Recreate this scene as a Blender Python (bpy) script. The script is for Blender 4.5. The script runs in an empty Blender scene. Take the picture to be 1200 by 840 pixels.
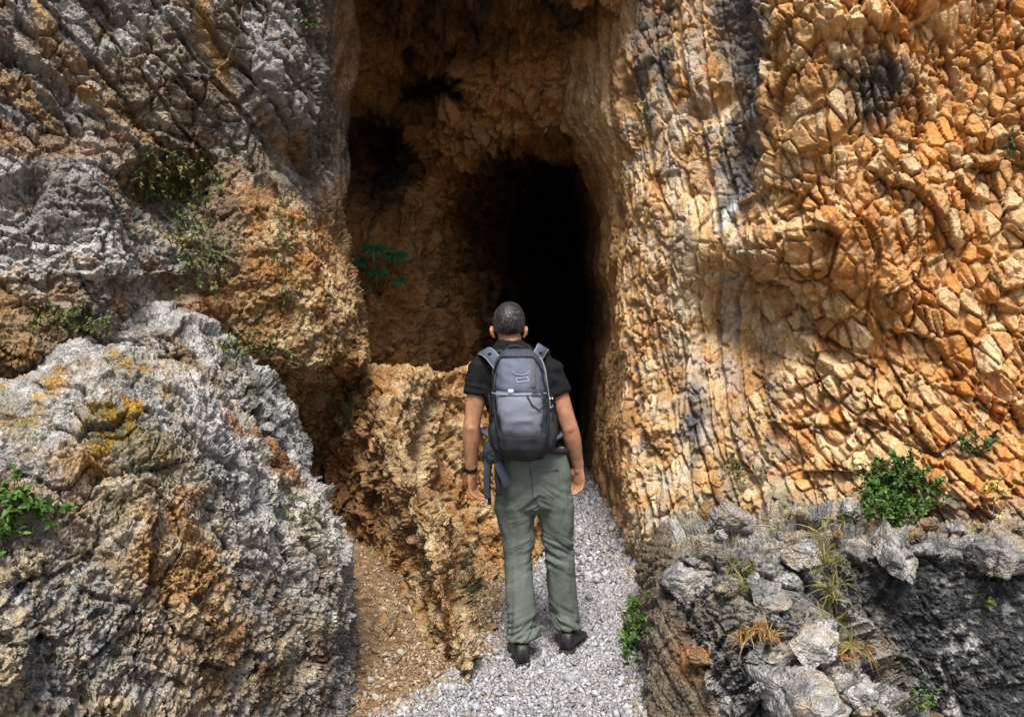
import bpy, math, time
import numpy as np
from concurrent.futures import ThreadPoolExecutor
from mathutils import Vector, Matrix

T0 = time.time()
F32 = np.float32
scene = bpy.context.scene
col = scene.collection
R = math.radians
RES = 1.55            # mesh step on the rock faces, in pixels of the 1200 px photograph

# ------------------------------------------------------------------ camera model
FPX, CX, CY = 900.0, 600.0, 420.0
CAM_Z = 1.6
PITCH = math.atan(20 / FPX)          # tilted down a little: horizon on row 400


def at(px, py, Y):
    """world point seen at pixel (px,py) at distance Y along the ground"""
    dx, dz, dy = (px - CX) / FPX, -(py - CY) / FPX, 1.0
    c, s = math.cos(PITCH), math.sin(PITCH)
    wy, wz = dy * c + dz * s, -dy * s + dz * c
    k = Y / wy
    return (dx * k, Y, CAM_Z + wz * k)


def to_px(P):
    c, s = math.cos(PITCH), math.sin(PITCH)
    x, y, z = P[:, 0], P[:, 1], P[:, 2] - CAM_Z
    d = y * c - z * s
    u = y * s + z * c
    d = np.where(np.abs(d) < .05, .05, d)
    return CX + FPX * x / d, CY - FPX * u / d, d


# ------------------------------------------------------------------ noise
POOL = ThreadPoolExecutor(4)


def par(fn, *arrs, chunk=40000):
    n = len(arrs[0])
    if n <= chunk:
        return fn(*arrs)
    jobs = [POOL.submit(fn, *[a[i:i + chunk] for a in arrs]) for i in range(0, n, chunk)]
    out = [j.result() for j in jobs]
    if isinstance(out[0], tuple):
        return tuple(np.concatenate(c) for c in zip(*out))
    return np.concatenate(out)


def _h(ix, iy, iz, s):
    h = (ix.astype(np.uint32) * np.uint32(374761393) + iy.astype(np.uint32) * np.uint32(668265263)
         + iz.astype(np.uint32) * np.uint32(2246822519) + np.uint32((s * 3266489917 + 12345) & 0xffffffff))
    h ^= h >> np.uint32(15)
    h *= np.uint32(2246822519)
    h ^= h >> np.uint32(13)
    h *= np.uint32(3266489917)
    h ^= h >> np.uint32(16)
    return h


def _u(h):
    return (h >> np.uint32(8)).astype(F32) * F32(1 / 16777216.0)


def _gn(P, seed):
    I = np.floor(P)
    f = (P - I).astype(F32)
    I = I.astype(np.int64)
    w = f * f * f * (f * (f * 6 - 15) + 10)
    x0, y0, z0 = I[:, 0], I[:, 1], I[:, 2]
    out = np.zeros(len(P), F32)
    for dx in (0, 1):
        wx = w[:, 0] if dx else 1 - w[:, 0]
        for dy in (0, 1):
            wy = w[:, 1] if dy else 1 - w[:, 1]
            for dz in (0, 1):
                wz = w[:, 2] if dz else 1 - w[:, 2]
                h = _h(x0 + dx, y0 + dy, z0 + dz, seed)
                g = ((h & np.uint32(1023)).astype(F32) * F32(1 / 511.5) - 1) * (f[:, 0] - dx)
                g += (((h >> np.uint32(10)) & np.uint32(1023)).astype(F32) * F32(1 / 511.5) - 1) * (f[:, 1] - dy)
                g += (((h >> np.uint32(20)) & np.uint32(1023)).astype(F32) * F32(1 / 511.5) - 1) * (f[:, 2] - dz)
                out += wx * wy * wz * g
    return out * F32(1.35)


def noise(P, freq, seed=0):
    sc = np.asarray(freq, F32)
    return par(lambda p: _gn(p * sc + F32(seed * 7.31), seed), P)


def fbm(P, freq, octv=4, seed=0, gain=.5, mode=0):
    sc = np.asarray(freq, F32)

    def go(p):
        a, s, tot = 1.0, 0.0, 0.0
        q = p * sc + F32(seed * 3.77)
        for i in range(octv):
            n = _gn(q, seed + i * 17)
            if mode == 1:      # billow: sharp creases
                n = np.abs(n) * 2 - .55
            elif mode == 2:    # ridges
                n = .55 - np.abs(n) * 2
            s = s + n * F32(a)
            tot += a
            a *= gain
            q = q * F32(2.03) + F32(11.3)
        return (s / F32(tot)).astype(F32)
    return par(go, P)


def worley(P, freq, seed=0, jit=1.0):
    """-> distance to nearest, gap to second nearest, three random numbers of the cell, offset in the cell"""
    sc = np.asarray(freq, F32)

    def go(p):
        q = p * sc + F32(seed * 5.17)
        I = np.floor(q)
        f = (q - I).astype(F32)
        I = I.astype(np.int64)
        n = len(p)
        f1 = np.full(n, 9, F32)
        f2 = np.full(n, 9, F32)
        hid = np.zeros(n, np.uint32)
        D = np.zeros((n, 3), F32)
        for dx in (-1, 0, 1):
            for dy in (-1, 0, 1):
                for dz in (-1, 0, 1):
                    h = _h(I[:, 0] + dx, I[:, 1] + dy, I[:, 2] + dz, seed)
                    a = f[:, 0] - dx - F32(.5) - ((h & np.uint32(1023)).astype(F32) * F32(1 / 1023) - F32(.5)) * F32(jit)
                    b = f[:, 1] - dy - F32(.5) - (((h >> np.uint32(10)) & np.uint32(1023)).astype(F32) * F32(1 / 1023) - F32(.5)) * F32(jit)
                    c = f[:, 2] - dz - F32(.5) - (((h >> np.uint32(20)) & np.uint32(1023)).astype(F32) * F32(1 / 1023) - F32(.5)) * F32(jit)
                    d = a * a + b * b + c * c
                    m = d < f1
                    f2 = np.where(m, f1, np.minimum(f2, d))
                    f1 = np.where(m, d, f1)
                    hid = np.where(m, h, hid)
                    D[:, 0] = np.where(m, a, D[:, 0])
                    D[:, 1] = np.where(m, b, D[:, 1])
                    D[:, 2] = np.where(m, c, D[:, 2])
        z = np.zeros_like(hid)
        r1 = _u(_h(hid, z, z, 1))
        r2 = _u(_h(hid, z, z, 2))
        r3 = _u(_h(hid, z, z, 3))
        s1 = np.sqrt(f1)
        return s1, np.sqrt(f2) - s1, np.stack([r1, r2, r3], 1), D
    return par(go, P)


def sstep(a, b, x):
    t = np.clip((x - a) / (b - a), 0, 1)
    return (t * t * (3 - 2 * t)).astype(F32)


def facets(P, freq, seed, step=1.0, tilt=1.0, gap=.10, depth=.6, warp=.25, wfreq=None):
    """fractured blocks: flat tilted faces at uneven heights parted by open cracks (heights in cell units)"""
    wf = wfreq if wfreq is not None else float(np.mean(freq)) * .9
    W = np.stack([noise(P, wf, seed + 50), noise(P, wf, seed + 51), noise(P, wf, seed + 52)], 1) * F32(warp)
    sc = np.asarray(freq, F32)
    f1, g, r, D = worley(P * sc + W, 1.0, seed)
    h = (r[:, 0] - .5) * step + ((r - .5) * D).sum(1) * 2 * tilt
    w = gap * (.35 + 1.3 * r[:, 1])
    crack = 1 - sstep(.4, 1, g / w)
    h = h - crack * depth * (.4 + .6 * r[:, 2])
    return h.astype(F32), crack, r


def grooves(P, freq, seed, w=.10, octv=2):
    """thin worm-like furrows eaten into limestone: 0 on the plateaus, -1 in the furrows"""
    return -(1 - sstep(0, w, np.abs(fbm(P, freq, octv, seed, .45))))


def layers(s, seed, gap=.10, depth=.7, step=1.0):
    """bedding: sheets of uneven height with a dark joint between"""
    i = np.floor(s)
    f = (s - i).astype(F32)
    ii = i.astype(np.int64)
    z = np.zeros_like(ii)
    r = _u(_h(ii, z, z, seed))
    rn = _u(_h(ii + 1, z, z, seed + 3))
    e = np.minimum(f, 1 - f)
    w = gap * (.4 + 1.2 * rn)
    joint = 1 - sstep(.4, 1, e / w)
    return ((r - .5) * step * sstep(0, .3, e) - joint * depth).astype(F32), joint, r


# ------------------------------------------------------------------ surfaces from a net of control points
def cr_weights(n_sub):
    """Catmull-Rom sampling matrix for a row of control points; n_sub[i] steps on span i"""
    K = len(n_sub) + 1
    rows = []
    for i, n in enumerate(n_sub):
        ts = np.arange(n) / n
        if i == K - 2:
            ts = np.append(ts, 1.0)
        for t in ts:
            w = np.zeros(K)
            b = [-.5 * t ** 3 + t * t - .5 * t, 1.5 * t ** 3 - 2.5 * t * t + 1,
                 -1.5 * t ** 3 + 2 * t * t + .5 * t, .5 * t ** 3 - .5 * t * t]
            for k, bb in zip((i - 1, i, i + 1, i + 2), b):
                w[min(max(k, 0), K - 1)] += bb
            rows.append(w)
    return np.array(rows)


def net(rows, res=None):
    """rows of (px,py,Y) control points -> fine grid of points"""
    res = res or RES
    C = np.array([[at(*p) for p in row] for row in rows])
    Q = np.array(rows, float)
    vis = (Q[..., 0] > -90) & (Q[..., 0] < 1290) & (Q[..., 1] > -90) & (Q[..., 1] < 930)

    def subs(A, V, Yd):
        n0, n1 = A.shape[:2]
        qx, qy, _ = to_px(A.reshape(-1, 3))
        qx, qy = qx.reshape(n0, n1), qy.reshape(n0, n1)
        W = np.linalg.norm(np.diff(A, axis=0), axis=2) * FPX / np.maximum(Yd[1:], Yd[:-1])
        L = np.sqrt(np.diff(qx, axis=0) ** 2 + np.diff(qy, axis=0) ** 2 + (W * .30) ** 2)
        ok = V[1:] & V[:-1]
        return [int(max(2, math.ceil(max((L[i][ok[i]].max() if ok[i].any() else 0) / res, L[i].max() / 6)))) for i in range(len(L))]
    nr = subs(C, vis, Q[..., 2])
    nc = subs(C.transpose(1, 0, 2), vis.T, Q[..., 2].T)
    Wr, Wc = cr_weights(nr), cr_weights(nc)
    P = np.einsum('ik,kld->ild', Wr, C)
    P = np.einsum('jl,ild->ijd', Wc, P)
    return P.astype(F32)


def grid_normals(P):
    du = np.empty_like(P)
    dv = np.empty_like(P)
    du[1:-1] = P[2:] - P[:-2]; du[0] = P[1] - P[0]; du[-1] = P[-1] - P[-2]
    dv[:, 1:-1] = P[:, 2:] - P[:, :-2]; dv[:, 0] = P[:, 1] - P[:, 0]; dv[:, -1] = P[:, -1] - P[:, -2]
    n = np.cross(dv, du)
    # rows run downwards, columns to the right: make it face the viewer's side
    n /= np.linalg.norm(n, axis=2, keepdims=True) + 1e-9
    return -n


def mesh_from(name, V, F, mat=None, attrs=None, smooth=False, colour=None):
    me = bpy.data.meshes.new(name)
    V = np.asarray(V, F32)
    if isinstance(F, np.ndarray):
        k = F.shape[1]
        me.vertices.add(len(V))
        me.vertices.foreach_set('co', V.ravel())
        me.loops.add(F.size)
        me.loops.foreach_set('vertex_index', F.astype(np.int32).ravel())
        me.polygons.add(len(F))
        me.polygons.foreach_set('loop_start', np.arange(0, F.size, k, dtype=np.int32))
    else:
        me.from_pydata([tuple(map(float, v)) for v in V], [], [tuple(map(int, f)) for f in F])
    me.update(calc_edges=True)

    if smooth:
        me.polygons.foreach_set('use_smooth', np.ones(len(me.polygons), bool))
    if colour is not None:
        a = me.attributes.new('tint', 'FLOAT_COLOR', 'POINT')
        c4 = np.ones((len(V), 4), F32)
        c4[:, :3] = colour
        a.data.foreach_set('color', c4.ravel())
    for k, v in (attrs or {}).items():
        a = me.attributes.new(k, 'FLOAT', 'POINT')
        a.data.foreach_set('value', np.asarray(v, F32))
    if mat:
        me.materials.append(mat)
    return me


def link(name, me, parent=None, loc=None):
    o = bpy.data.objects.new(name, me)
    col.objects.link(o)
    if parent:
        o.parent = parent
    if loc is not None:
        o.location = loc
    return o


def tag(o, label=None, category=None, group=None, kind=None):
    if label: o['label'] = label
    if category: o['category'] = category
    if group: o['group'] = group
    if kind: o['kind'] = kind
    return o


def grid_faces(nr, nc, off=0):
    i = np.arange(nr - 1)[:, None] * nc + np.arange(nc - 1)[None, :] + off
    return np.stack([i, i + nc, i + nc + 1, i + 1], -1).reshape(-1, 4)


SURF = {}


def rock_surface(key, name, rows, stage1, stage2, colour, mat, res=None, push=None, pw=.6):
    B = net(rows, res)
    nr, nc = B.shape[:2]
    N = grid_normals(B)
    flat = B.reshape(-1, 3)
    px, py, _ = to_px(flat)
    px = px.astype(F32); py = py.astype(F32)
    ctx = dict(px=px, py=py, N=N.reshape(-1, 3), base=flat)
    h = stage1(flat, ctx)
    up = sstep(.45, .9, ctx['N'][:, 2])              # tops are worn smoother than faces
    Nd = N
    if push is not None:
        t = (sstep(0, .5, N @ np.asarray(push, F32)) * pw)[..., None]
        Nd = N * (1 - t) + np.asarray(push, F32) * t
        Nd = Nd / np.linalg.norm(Nd, axis=2, keepdims=True)
    P = flat + Nd.reshape(-1, 3) * (h * (1 - .25 * up))[:, None]
    N2 = grid_normals(P.reshape(nr, nc, 3)).reshape(-1, 3)
    Nm = N2 * .25 + Nd.reshape(-1, 3) * .75
    Nm /= np.linalg.norm(Nm, axis=1, keepdims=True) + 1e-9
    h2 = stage2(flat, ctx) * (1 - .45 * up)
    P = (P + Nm * h2[:, None]).astype(F32)
    c = np.clip(colour(flat, ctx), .004, .95)
    me = mesh_from(name, P, grid_faces(nr, nc), mat, colour=c, smooth=False)
    o = link(name, me)
    ppx, ppy, dd = to_px(P)
    SURF[key] = (P, N2, ppx, ppy, dd)
    print('  %s %d verts  %.1fs' % (key, len(P), time.time() - T0))
    return o


def hit(keys, px, py, r=5.0):
    """nearest point of the built surfaces seen at a pixel"""
    best = None
    for k in ([keys] if isinstance(keys, str) else keys):
        P, N, x, y, d = SURF[k]
        m = np.flatnonzero((np.abs(x - px) < r) & (np.abs(y - py) < r) & (d > .5))
        if len(m):
            i = m[np.argmin(d[m])]
            if best is None or d[i] < best[2]:
                best = (P[i], N[i], d[i])
    return best


def mixc(a, b, t):
    t = np.asarray(t, F32)[:, None]
    return a * (1 - t) + np.asarray(b, F32) * t


def blob(c, cx, cy, rx, ry, ang=0., soft=.5):
    """soft stain centred where pixel (cx,cy) falls on the rock"""
    x, y = c['wx'] - cx, c['wy'] - cy
    a = R(ang)
    u = (x * math.cos(a) + y * math.sin(a)) / rx
    v = (-x * math.sin(a) + y * math.cos(a)) / ry
    return 1 - sstep(1 - soft, 1 + soft, np.sqrt(u * u + v * v))


def warp_px(P, c, amp=28, freq=2.2, seed=90):
    c['wx'] = c['px'] + (fbm(P, freq, 4, seed, .6) * amp * 2)
    c['wy'] = c['py'] + (fbm(P, freq, 4, seed + 9, .6) * amp * 2)


TAN = np.array((.47, .28, .115), F32)
ORANGE = np.array((.52, .22, .052), F32)
RUST = np.array((.31, .115, .03), F32)
CREAM = np.array((.66, .50, .29), F32)
BROWN = np.array((.15, .075, .028), F32)
GREY = np.array((.275, .265, .25), F32)
PALE = np.array((.60, .58, .55), F32)
DARK = np.array((.055, .055, .055), F32)
SHADE_MOTTLE = np.array((.025, .020, .016), F32)  # near-black for the painted cave shade and random dark mottling
LICHEN = np.array((.55, .27, .02), F32)
MOSS = np.array((.075, .085, .025), F32)


# ------------------------------------------------------------------ materials
def nodes_of(name):
    m = bpy.data.materials.new(name)
    m.use_nodes = True
    nt = m.node_tree
    return m, nt, nt.nodes['Principled BSDF'], nt.nodes.new, nt.links.new


def rock_material(name, bump=.5, fine=160, rough=.9, contrast=.5):
    m, nt, bs, N, L = nodes_of(name)
    tc = N('ShaderNodeTexCoord')
    at_ = N('ShaderNodeAttribute'); at_.attribute_name = 'tint'
    n1 = N('ShaderNodeTexNoise'); n1.inputs['Scale'].default_value = 34; n1.inputs['Detail'].default_value = 6
    n1.inputs['Roughness'].default_value = .7
    n2 = N('ShaderNodeTexNoise'); n2.inputs['Scale'].default_value = fine; n2.inputs['Detail'].default_value = 4
    v = N('ShaderNodeTexVoronoi'); v.inputs['Scale'].default_value = fine * .45
    for n in (n1, n2, v):
        L(tc.outputs['Object'], n.inputs['Vector'])
    mr = N('ShaderNodeMapRange')
    mr.inputs['From Min'].default_value = .3; mr.inputs['From Max'].default_value = .7
    mr.inputs['To Min'].default_value = 1 - contrast; mr.inputs['To Max'].default_value = 1 + contrast * .8
    L(n1.outputs['Fac'], mr.inputs['Value'])
    mr2 = N('ShaderNodeMapRange')
    mr2.inputs['From Min'].default_value = .35; mr2.inputs['From Max'].default_value = .65
    mr2.inputs['To Min'].default_value = .82; mr2.inputs['To Max'].default_value = 1.18
    L(n2.outputs['Fac'], mr2.inputs['Value'])
    mu = N('ShaderNodeMath'); mu.operation = 'MULTIPLY'
    L(mr.outputs[0], mu.inputs[0]); L(mr2.outputs[0], mu.inputs[1])
    mx = N('ShaderNodeMix'); mx.data_type = 'RGBA'; mx.blend_type = 'MULTIPLY'; mx.inputs['Factor'].default_value = 1
    L(at_.outputs['Color'], mx.inputs['A']); L(mu.outputs[0], mx.inputs['B'])
    L(mx.outputs['Result'], bs.inputs['Base Color'])
    ad = N('ShaderNodeMath'); ad.operation = 'ADD'
    L(n2.outputs['Fac'], ad.inputs[0])
    L(v.outputs['Distance'], ad.inputs[1])
    ad2 = N('ShaderNodeMath'); ad2.operation = 'ADD'
    L(ad.outputs[0], ad2.inputs[0]); L(n1.outputs['Fac'], ad2.inputs[1])
    b = N('ShaderNodeBump'); b.inputs['Strength'].default_value = bump; b.inputs['Distance'].default_value = .02
    L(ad2.outputs[0], b.inputs['Height']); L(b.outputs[0], bs.inputs['Normal'])
    bs.inputs['Roughness'].default_value = rough
    bs.inputs['Specular IOR Level'].default_value = .25
    return m


M_ROCK = rock_material('limestone', .9)
M_FRACT = rock_material('fractured limestone', .45, contrast=.38)
M_CAVE = rock_material('cave limestone', .6, fine=90)
M_EARTH = rock_material('trodden earth', .5, fine=220)
def nrm_(v):
    v = np.asarray(v, F32)
    return v / np.linalg.norm(v)


# ================================================================== the rock
def strata(P, n, t, wob=.35, wf=1.6, seed=3):
    n = np.asarray(n, F32); n = n / np.linalg.norm(n)
    return (P @ n) / F32(t) + fbm(P, wf, 3, seed) * F32(wob / t * .12)


# ---------------------------------------------------------------- right cliff
def cliff_right_rows():
    ys = [-450, -150, -40, 60, 130, 170, 210, 260, 310, 360, 430, 520, 590, 640, 700, 780, 900]
    #        Y18  Y10  E(7.4) mid6.5  out5.8
    jam = {-450: (560, 575, 600, 660, 740), -150: (580, 590, 610, 670, 745), -40: (600, 610, 630, 690, 748), 60: (600, 615, 640, 690, 745),
           130: (606, 624, 646, 690, 742), 170: (630, 655, 673, 705, 742), 210: (656, 680, 694, 716, 742), 260: (668, 692, 704, 722, 740),
           310: (676, 694, 704, 720, 738), 360: (686, 702, 714, 724, 736), 430: (684, 698, 711, 720, 731), 520: (675, 690, 703, 713, 726),
           590: (672, 690, 703, 713, 727), 640: (672, 690, 703, 715, 730), 700: (672, 690, 704, 720, 738), 780: (672, 690, 706, 724, 746), 900: (672, 690, 708, 728, 752)}
    dep = {-450: (5.5, 5.3, 5.1, 5.0, 4.9, 4.8, 4.4, 3.0), -150: (5.4, 5.15, 4.75, 4.75, 4.8, 4.8, 4.4, 3.0),
           -40: (5.4, 5.15, 4.65, 4.65, 4.8, 4.85, 4.4, 3.0), 60: (5.4, 5.1, 4.6, 4.55, 4.85, 4.85, 4.4, 3.0),
           130: (5.35, 5.1, 4.6, 4.6, 4.8, 4.75, 4.4, 3.0), 170: (5.3, 5.05, 4.62, 4.62, 4.75, 4.7, 4.3, 3.0),
           210: (5.3, 5.0, 4.62, 4.6, 4.7, 4.7, 4.3, 3.0), 260: (5.2, 4.95, 4.6, 4.5, 4.7, 4.7, 4.3, 3.0),
           310: (5.25, 4.95, 4.6, 4.55, 4.7, 4.65, 4.3, 3.0), 360: (5.3, 5.15, 4.85, 4.6, 4.6, 4.55, 4.2, 3.0),
           430: (5.25, 5.15, 4.95, 4.6, 4.5, 4.4, 4.1, 3.0), 520: (5.15, 5.0, 4.75, 4.45, 4.3, 4.2, 4.0, 3.0),
           590: (5.0, 4.85, 4.55, 4.3, 4.1, 4.0, 3.9, 3.0), 640: (4.95, 4.8, 4.5, 4.25, 4.05, 3.95, 3.9, 3.0),
           700: (4.9, 4.75, 4.45, 4.2, 4.0, 3.95, 3.9, 3.0), 780: (4.85, 4.7, 4.4, 4.2, 4.0, 3.95, 3.9, 3.0),
           900: (4.8, 4.7, 4.4, 4.2, 4.0, 3.95, 3.9, 3.0)}
    front = (800, 870, 945, 1035, 1125, 1215, 1420, 1950)
    rows = []
    for y in ys:
        r = [(p, y, d) for p, d in zip(jam[y], (18, 10.5, 7.5, 6.4, 5.75))]
        off = 0 if y < 600 else (y - 600) * .1
        if y >= 590:   # below, the wall stands on the edge of the path
            r = [(CX + FPX * X / d, y, d) for X, d in zip((1.6, 1.02, .90, .87, .85), (18, 10.5, 7.5, 6.2, 5.4))]
        r += [(p + off, y, d) for p, d in zip(front, dep[y])]
        rows.append(r)
    return rows


def cr1(P, c):
    warp_px(P, c, 22)
    px, py = c['px'], c['py']
    thin = 1 - sstep(850, 930, c['wx'] - (py - 300) * .10)       # thin upright sheets near the cave mouth
    smoothed = sstep(745, 720, c['wx'] + 0)                     # water-worn jamb
    thin = thin * (1 - .8 * smoothed)
    low = sstep(380, 470, c['wy'])                              # the lower face: slanting bedding
    blocky = 1 - thin
    c['thin'], c['low'], c['jamb'] = thin, low, smoothed
    h = fbm(P, 1.3, 3, 5) * .16
    ca_, sa_ = math.cos(R(-18)), math.sin(R(-18))
    Q = P @ np.array([[ca_, 0, sa_], [0, 1, 0], [-sa_, 0, ca_]], F32)      # along the bedding
    f0, k0, r0 = facets(Q, (1.7, 1.6, 1.5), 19, step=.5, tilt=1.1, gap=.04, depth=.15, warp=.5)
    f1, k1, r1 = facets(Q, (3.9, 3.0, 2.6), 11, step=.65, tilt=.9, gap=.07, depth=.4, warp=.25)
    f2, k2, r2 = facets(Q, (11.5, 7, 6.0), 12, step=.26, tilt=.6, gap=.17, depth=1.35, warp=.14)
    s = strata(P, (.95, .15, .08), .11, seed=7)
    l1, j1, q1 = layers(s, 21, gap=.10, depth=.8, step=.8)
    sl = strata(P, (.90, .1, .45), .085, seed=8)
    l2, j2, q2 = layers(sl, 22, gap=.11, depth=.8, step=.7)
    # upright sheets are broken across by short joints
    ft, kt, rt = facets(P, (17, 10, 6.0), 14, step=.6, tilt=.8, gap=.17, depth=.9, warp=.2)
    whole = sstep(.04, .22, fbm(P, 1.9, 3, 67))
    c['whole'] = whole
    hb = f0 * .12 + f1 * .115 + f2 * .062 * (1 - .6 * whole) + l2 * .040 * low
    ht = l1 * .066 + ft * .040 + f1 * .045
    hj = fbm(P, (4, 4, 1.6), 3, 31, mode=1) * .10
    h = h + (hb * blocky + ht * thin) * (1 - .85 * smoothed) + hj * smoothed
    c['r1'], c['r2'], c['rt'], c['q1'], c['q2'] = r1, r2, rt, q1, q2
    c['k'] = np.maximum(k2 * blocky, np.maximum(kt, j1) * thin)
    # a shadowed hollow under the bulging blocks, and two open holes
    hollow = blob(c, 880, 375, 60, 36, 20, .8) * .12 + blob(c, 832, 122, 16, 26, 60, .6) * .10 + blob(c, 1035, 100, 34, 20, 0, .8) * .07 + blob(c, 1160, 168, 26, 8, 0, .6) * .09
    hollow = hollow + blob(c, 1105, 190, 14, 16, 0, .6) * .08 + blob(c, 745, 115, 14, 22, 20, .5) * .08
    h = h - hollow
    bulge = blob(c, 925, 270, 60, 24, -15, .9) * .09 + blob(c, 985, 25, 70, 26, 0, .8) * .10 + blob(c, 770, 485, 16, 18, 30, .6) * .09
    return h + bulge


def cr2(P, c):
    ja = c['jamb']
    f3, k3, r3 = facets(P, (17, 14, 14), 15, step=.25, tilt=.6, gap=.17, depth=1.0, warp=.14)
    big = sstep(-.12, .25, fbm(P, 2.3, 3, 66))                   # some faces stay whole and clean
    c['r3'] = r3
    h = f3 * .019 * (1 - .8 * big) * (1 - .5 * ja)
    h = h + fbm(P, 30, 3, 41, mode=1) * .0035 * (1 + ja * 1.4) + grooves(P, (16, 16, 6), 43, .07) * .02 * ja
    return h


def cr_col(P, c):
    n = fbm(P, 1.5, 4, 71)
    m = fbm(P, 6, 4, 72)
    r1, r2, r3 = c['r1'], c['r2'], c['r3']
    right = sstep(880, 1150, c['wx'])
    k = np.broadcast_to(TAN, P.shape).copy()
    k = mixc(k, ORANGE, np.clip(.12 + .52 * right + n * 1.2 + (r2[:, 1] - .5) * .7, 0, 1))
    k = mixc(k, CREAM, np.clip((r2[:, 0] - .52) * 1.9 + m * .9 + .12 - right * .22, 0, .88))
    k = mixc(k, CREAM * .8, np.clip((r3[:, 1] - .6) * 1.2, 0, .5))
    k = mixc(k, RUST, np.clip((r1[:, 2] - .62) * 1.6 + n * .8, 0, .75) * (.35 + .65 * right))
    k = mixc(k, GREY * 1.15, c['thin'] * np.clip(.30 + m * 1.5 + (c['q1'] - .5) * .6, 0, .65))
    k = mixc(k, np.array((.46, .27, .115), F32), c['jamb'] * .85)
    k = mixc(k, BROWN, c['jamb'] * np.clip(.05 + n * 2, 0, .6))
    k = mixc(k, CREAM * .9, np.clip(blob(c, 672, 130, 40, 60, 20, .7) * (.45 + m * 1.5), 0, .7))  # light on the rock drip over the passage, painted in as cream
    # grey and black weather streaks
    st = np.maximum.reduce([blob(c, 872, 60, 22, 120, -4, .5), blob(c, 862, 190, 16, 70, 12, .5), blob(c, 765, 50, 18, 80, 0, .5) * .8,
                            blob(c, 1035, 100, 40, 28, 0, .6) * .8, blob(c, 815, 500, 9, 60, 4, .6) * .7, blob(c, 905, 470, 10, 60, -14, .6) * .6])
    k = mixc(k, GREY * .42, np.clip(st * (1.0 + m * 1.0), 0, .92))
    k = mixc(k, DARK * 1.4, np.clip(st * (m * 2.5 + .15), 0, .8))
    k = mixc(k, PALE * (1.0, 1.0, 1.06), blob(c, 858, 245, 8, 34, 16, .25) * .95)
    pale = np.maximum.reduce([blob(c, 920, 390, 26, 90, -6, .7), blob(c, 800, 320, 40, 90, 5, .8) * .55, blob(c, 1000, 545, 50, 40, 0, .7)])
    k = mixc(k, CREAM * 1.1, np.clip(pale * (.55 + m * 1.4), 0, .85))
    base = sstep(560, 620, c['wy']) * sstep(700, 860, c['wx'])
    k = mixc(k, GREY * 1.1, base * np.clip(.5 + m * 1.6, 0, .9))
    k = mixc(k, MOSS, np.clip(blob(c, 870, 590, 60, 30, 0, .7) * (m * 2 + .3), 0, .6))
    k = k * (.84 + .32 * r2[:, 2] + m * .35)[:, None]
    return k


# ---------------------------------------------------------------- left cliff
def cliff_left_rows():
    cols = (-750, -380, -60, 50, 130, 200, 260, 320, 362, 392)
    D = {-450: (2.3, 3.1, 3.8, 4.0, 4.25, 4.45, 4.7, 4.9, 5.1, 5.5, 5.8),
         -150: (2.2, 3.0, 3.75, 3.95, 4.2, 4.4, 4.6, 4.75, 5.0, 5.7, 6.05),
         -30: (2.1, 3.0, 3.65, 3.85, 4.15, 4.35, 4.5, 4.6, 4.9, 5.75, 6.15),
         40: (2.05, 2.95, 3.55, 3.78, 4.1, 4.3, 4.42, 4.5, 4.8, 5.75, 6.2),
         110: (2.0, 2.9, 3.45, 3.7, 4.05, 4.3, 4.45, 4.5, 4.85, 5.8, 6.3),
         155: (2.0, 2.85, 3.35, 3.6, 3.95, 4.3, 4.5, 4.65, 5.05, 5.8, 6.3),
         190: (2.0, 2.8, 3.3, 3.5, 3.8, 4.4, 4.5, 4.7, 5.15, 5.7, 6.3),
         245: (1.9, 2.7, 3.2, 3.4, 3.62, 4.25, 4.4, 4.5, 4.75, 5.25, 6.2),
         310: (1.9, 2.6, 3.14, 3.34, 3.55, 3.95, 4.3, 4.4, 4.55, 4.85, 5.6),
         338: (1.9, 2.6, 3.14, 3.33, 3.58, 4.0, 4.3, 4.4, 4.5, 4.75, 5.3),
         365: (1.9, 2.6, 3.08, 3.28, 3.58, 3.98, 4.25, 4.4, 4.5, 4.7, 5.2),
         430: (1.95, 2.65, 3.02, 3.22, 3.55, 3.98, 4.3, 4.4, 4.5, 4.75, 5.1),
         480: (2.3, 3.1, 3.6, 3.8, 4.0, 4.25, 4.5, 4.6, 4.75, 5.1, 5.6),
         560: (2.4, 3.2, 4.0, 4.2, 4.4, 4.5, 4.6, 4.75, 4.9, 5.2, 5.7),
         800: (2.4, 3.2, 4.0, 4.2, 4.4, 4.5, 4.6, 4.75, 4.9, 5.2, 5.7)}
    E = {-450: 412, -150: 412, -30: 413, 40: 413, 110: 411, 155: 409, 190: 406, 245: 403, 310: 410, 338: 420, 365: 428, 430: 430, 480: 405, 560: 398, 800: 398}
    rows = []
    for y, d in D.items():
        e = E[y]
        cc = [x if x < 300 else x + (e - 412) * (x - 300) / 112 for x in cols] + [e]
        r = [(x, y, dd) for x, dd in zip(cc, d)]
        r += [(e - 6, y, 7.6), (e - 14, y, 11), (e - 30, y, 18)]
        rows.append(r)
    return rows


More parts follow.
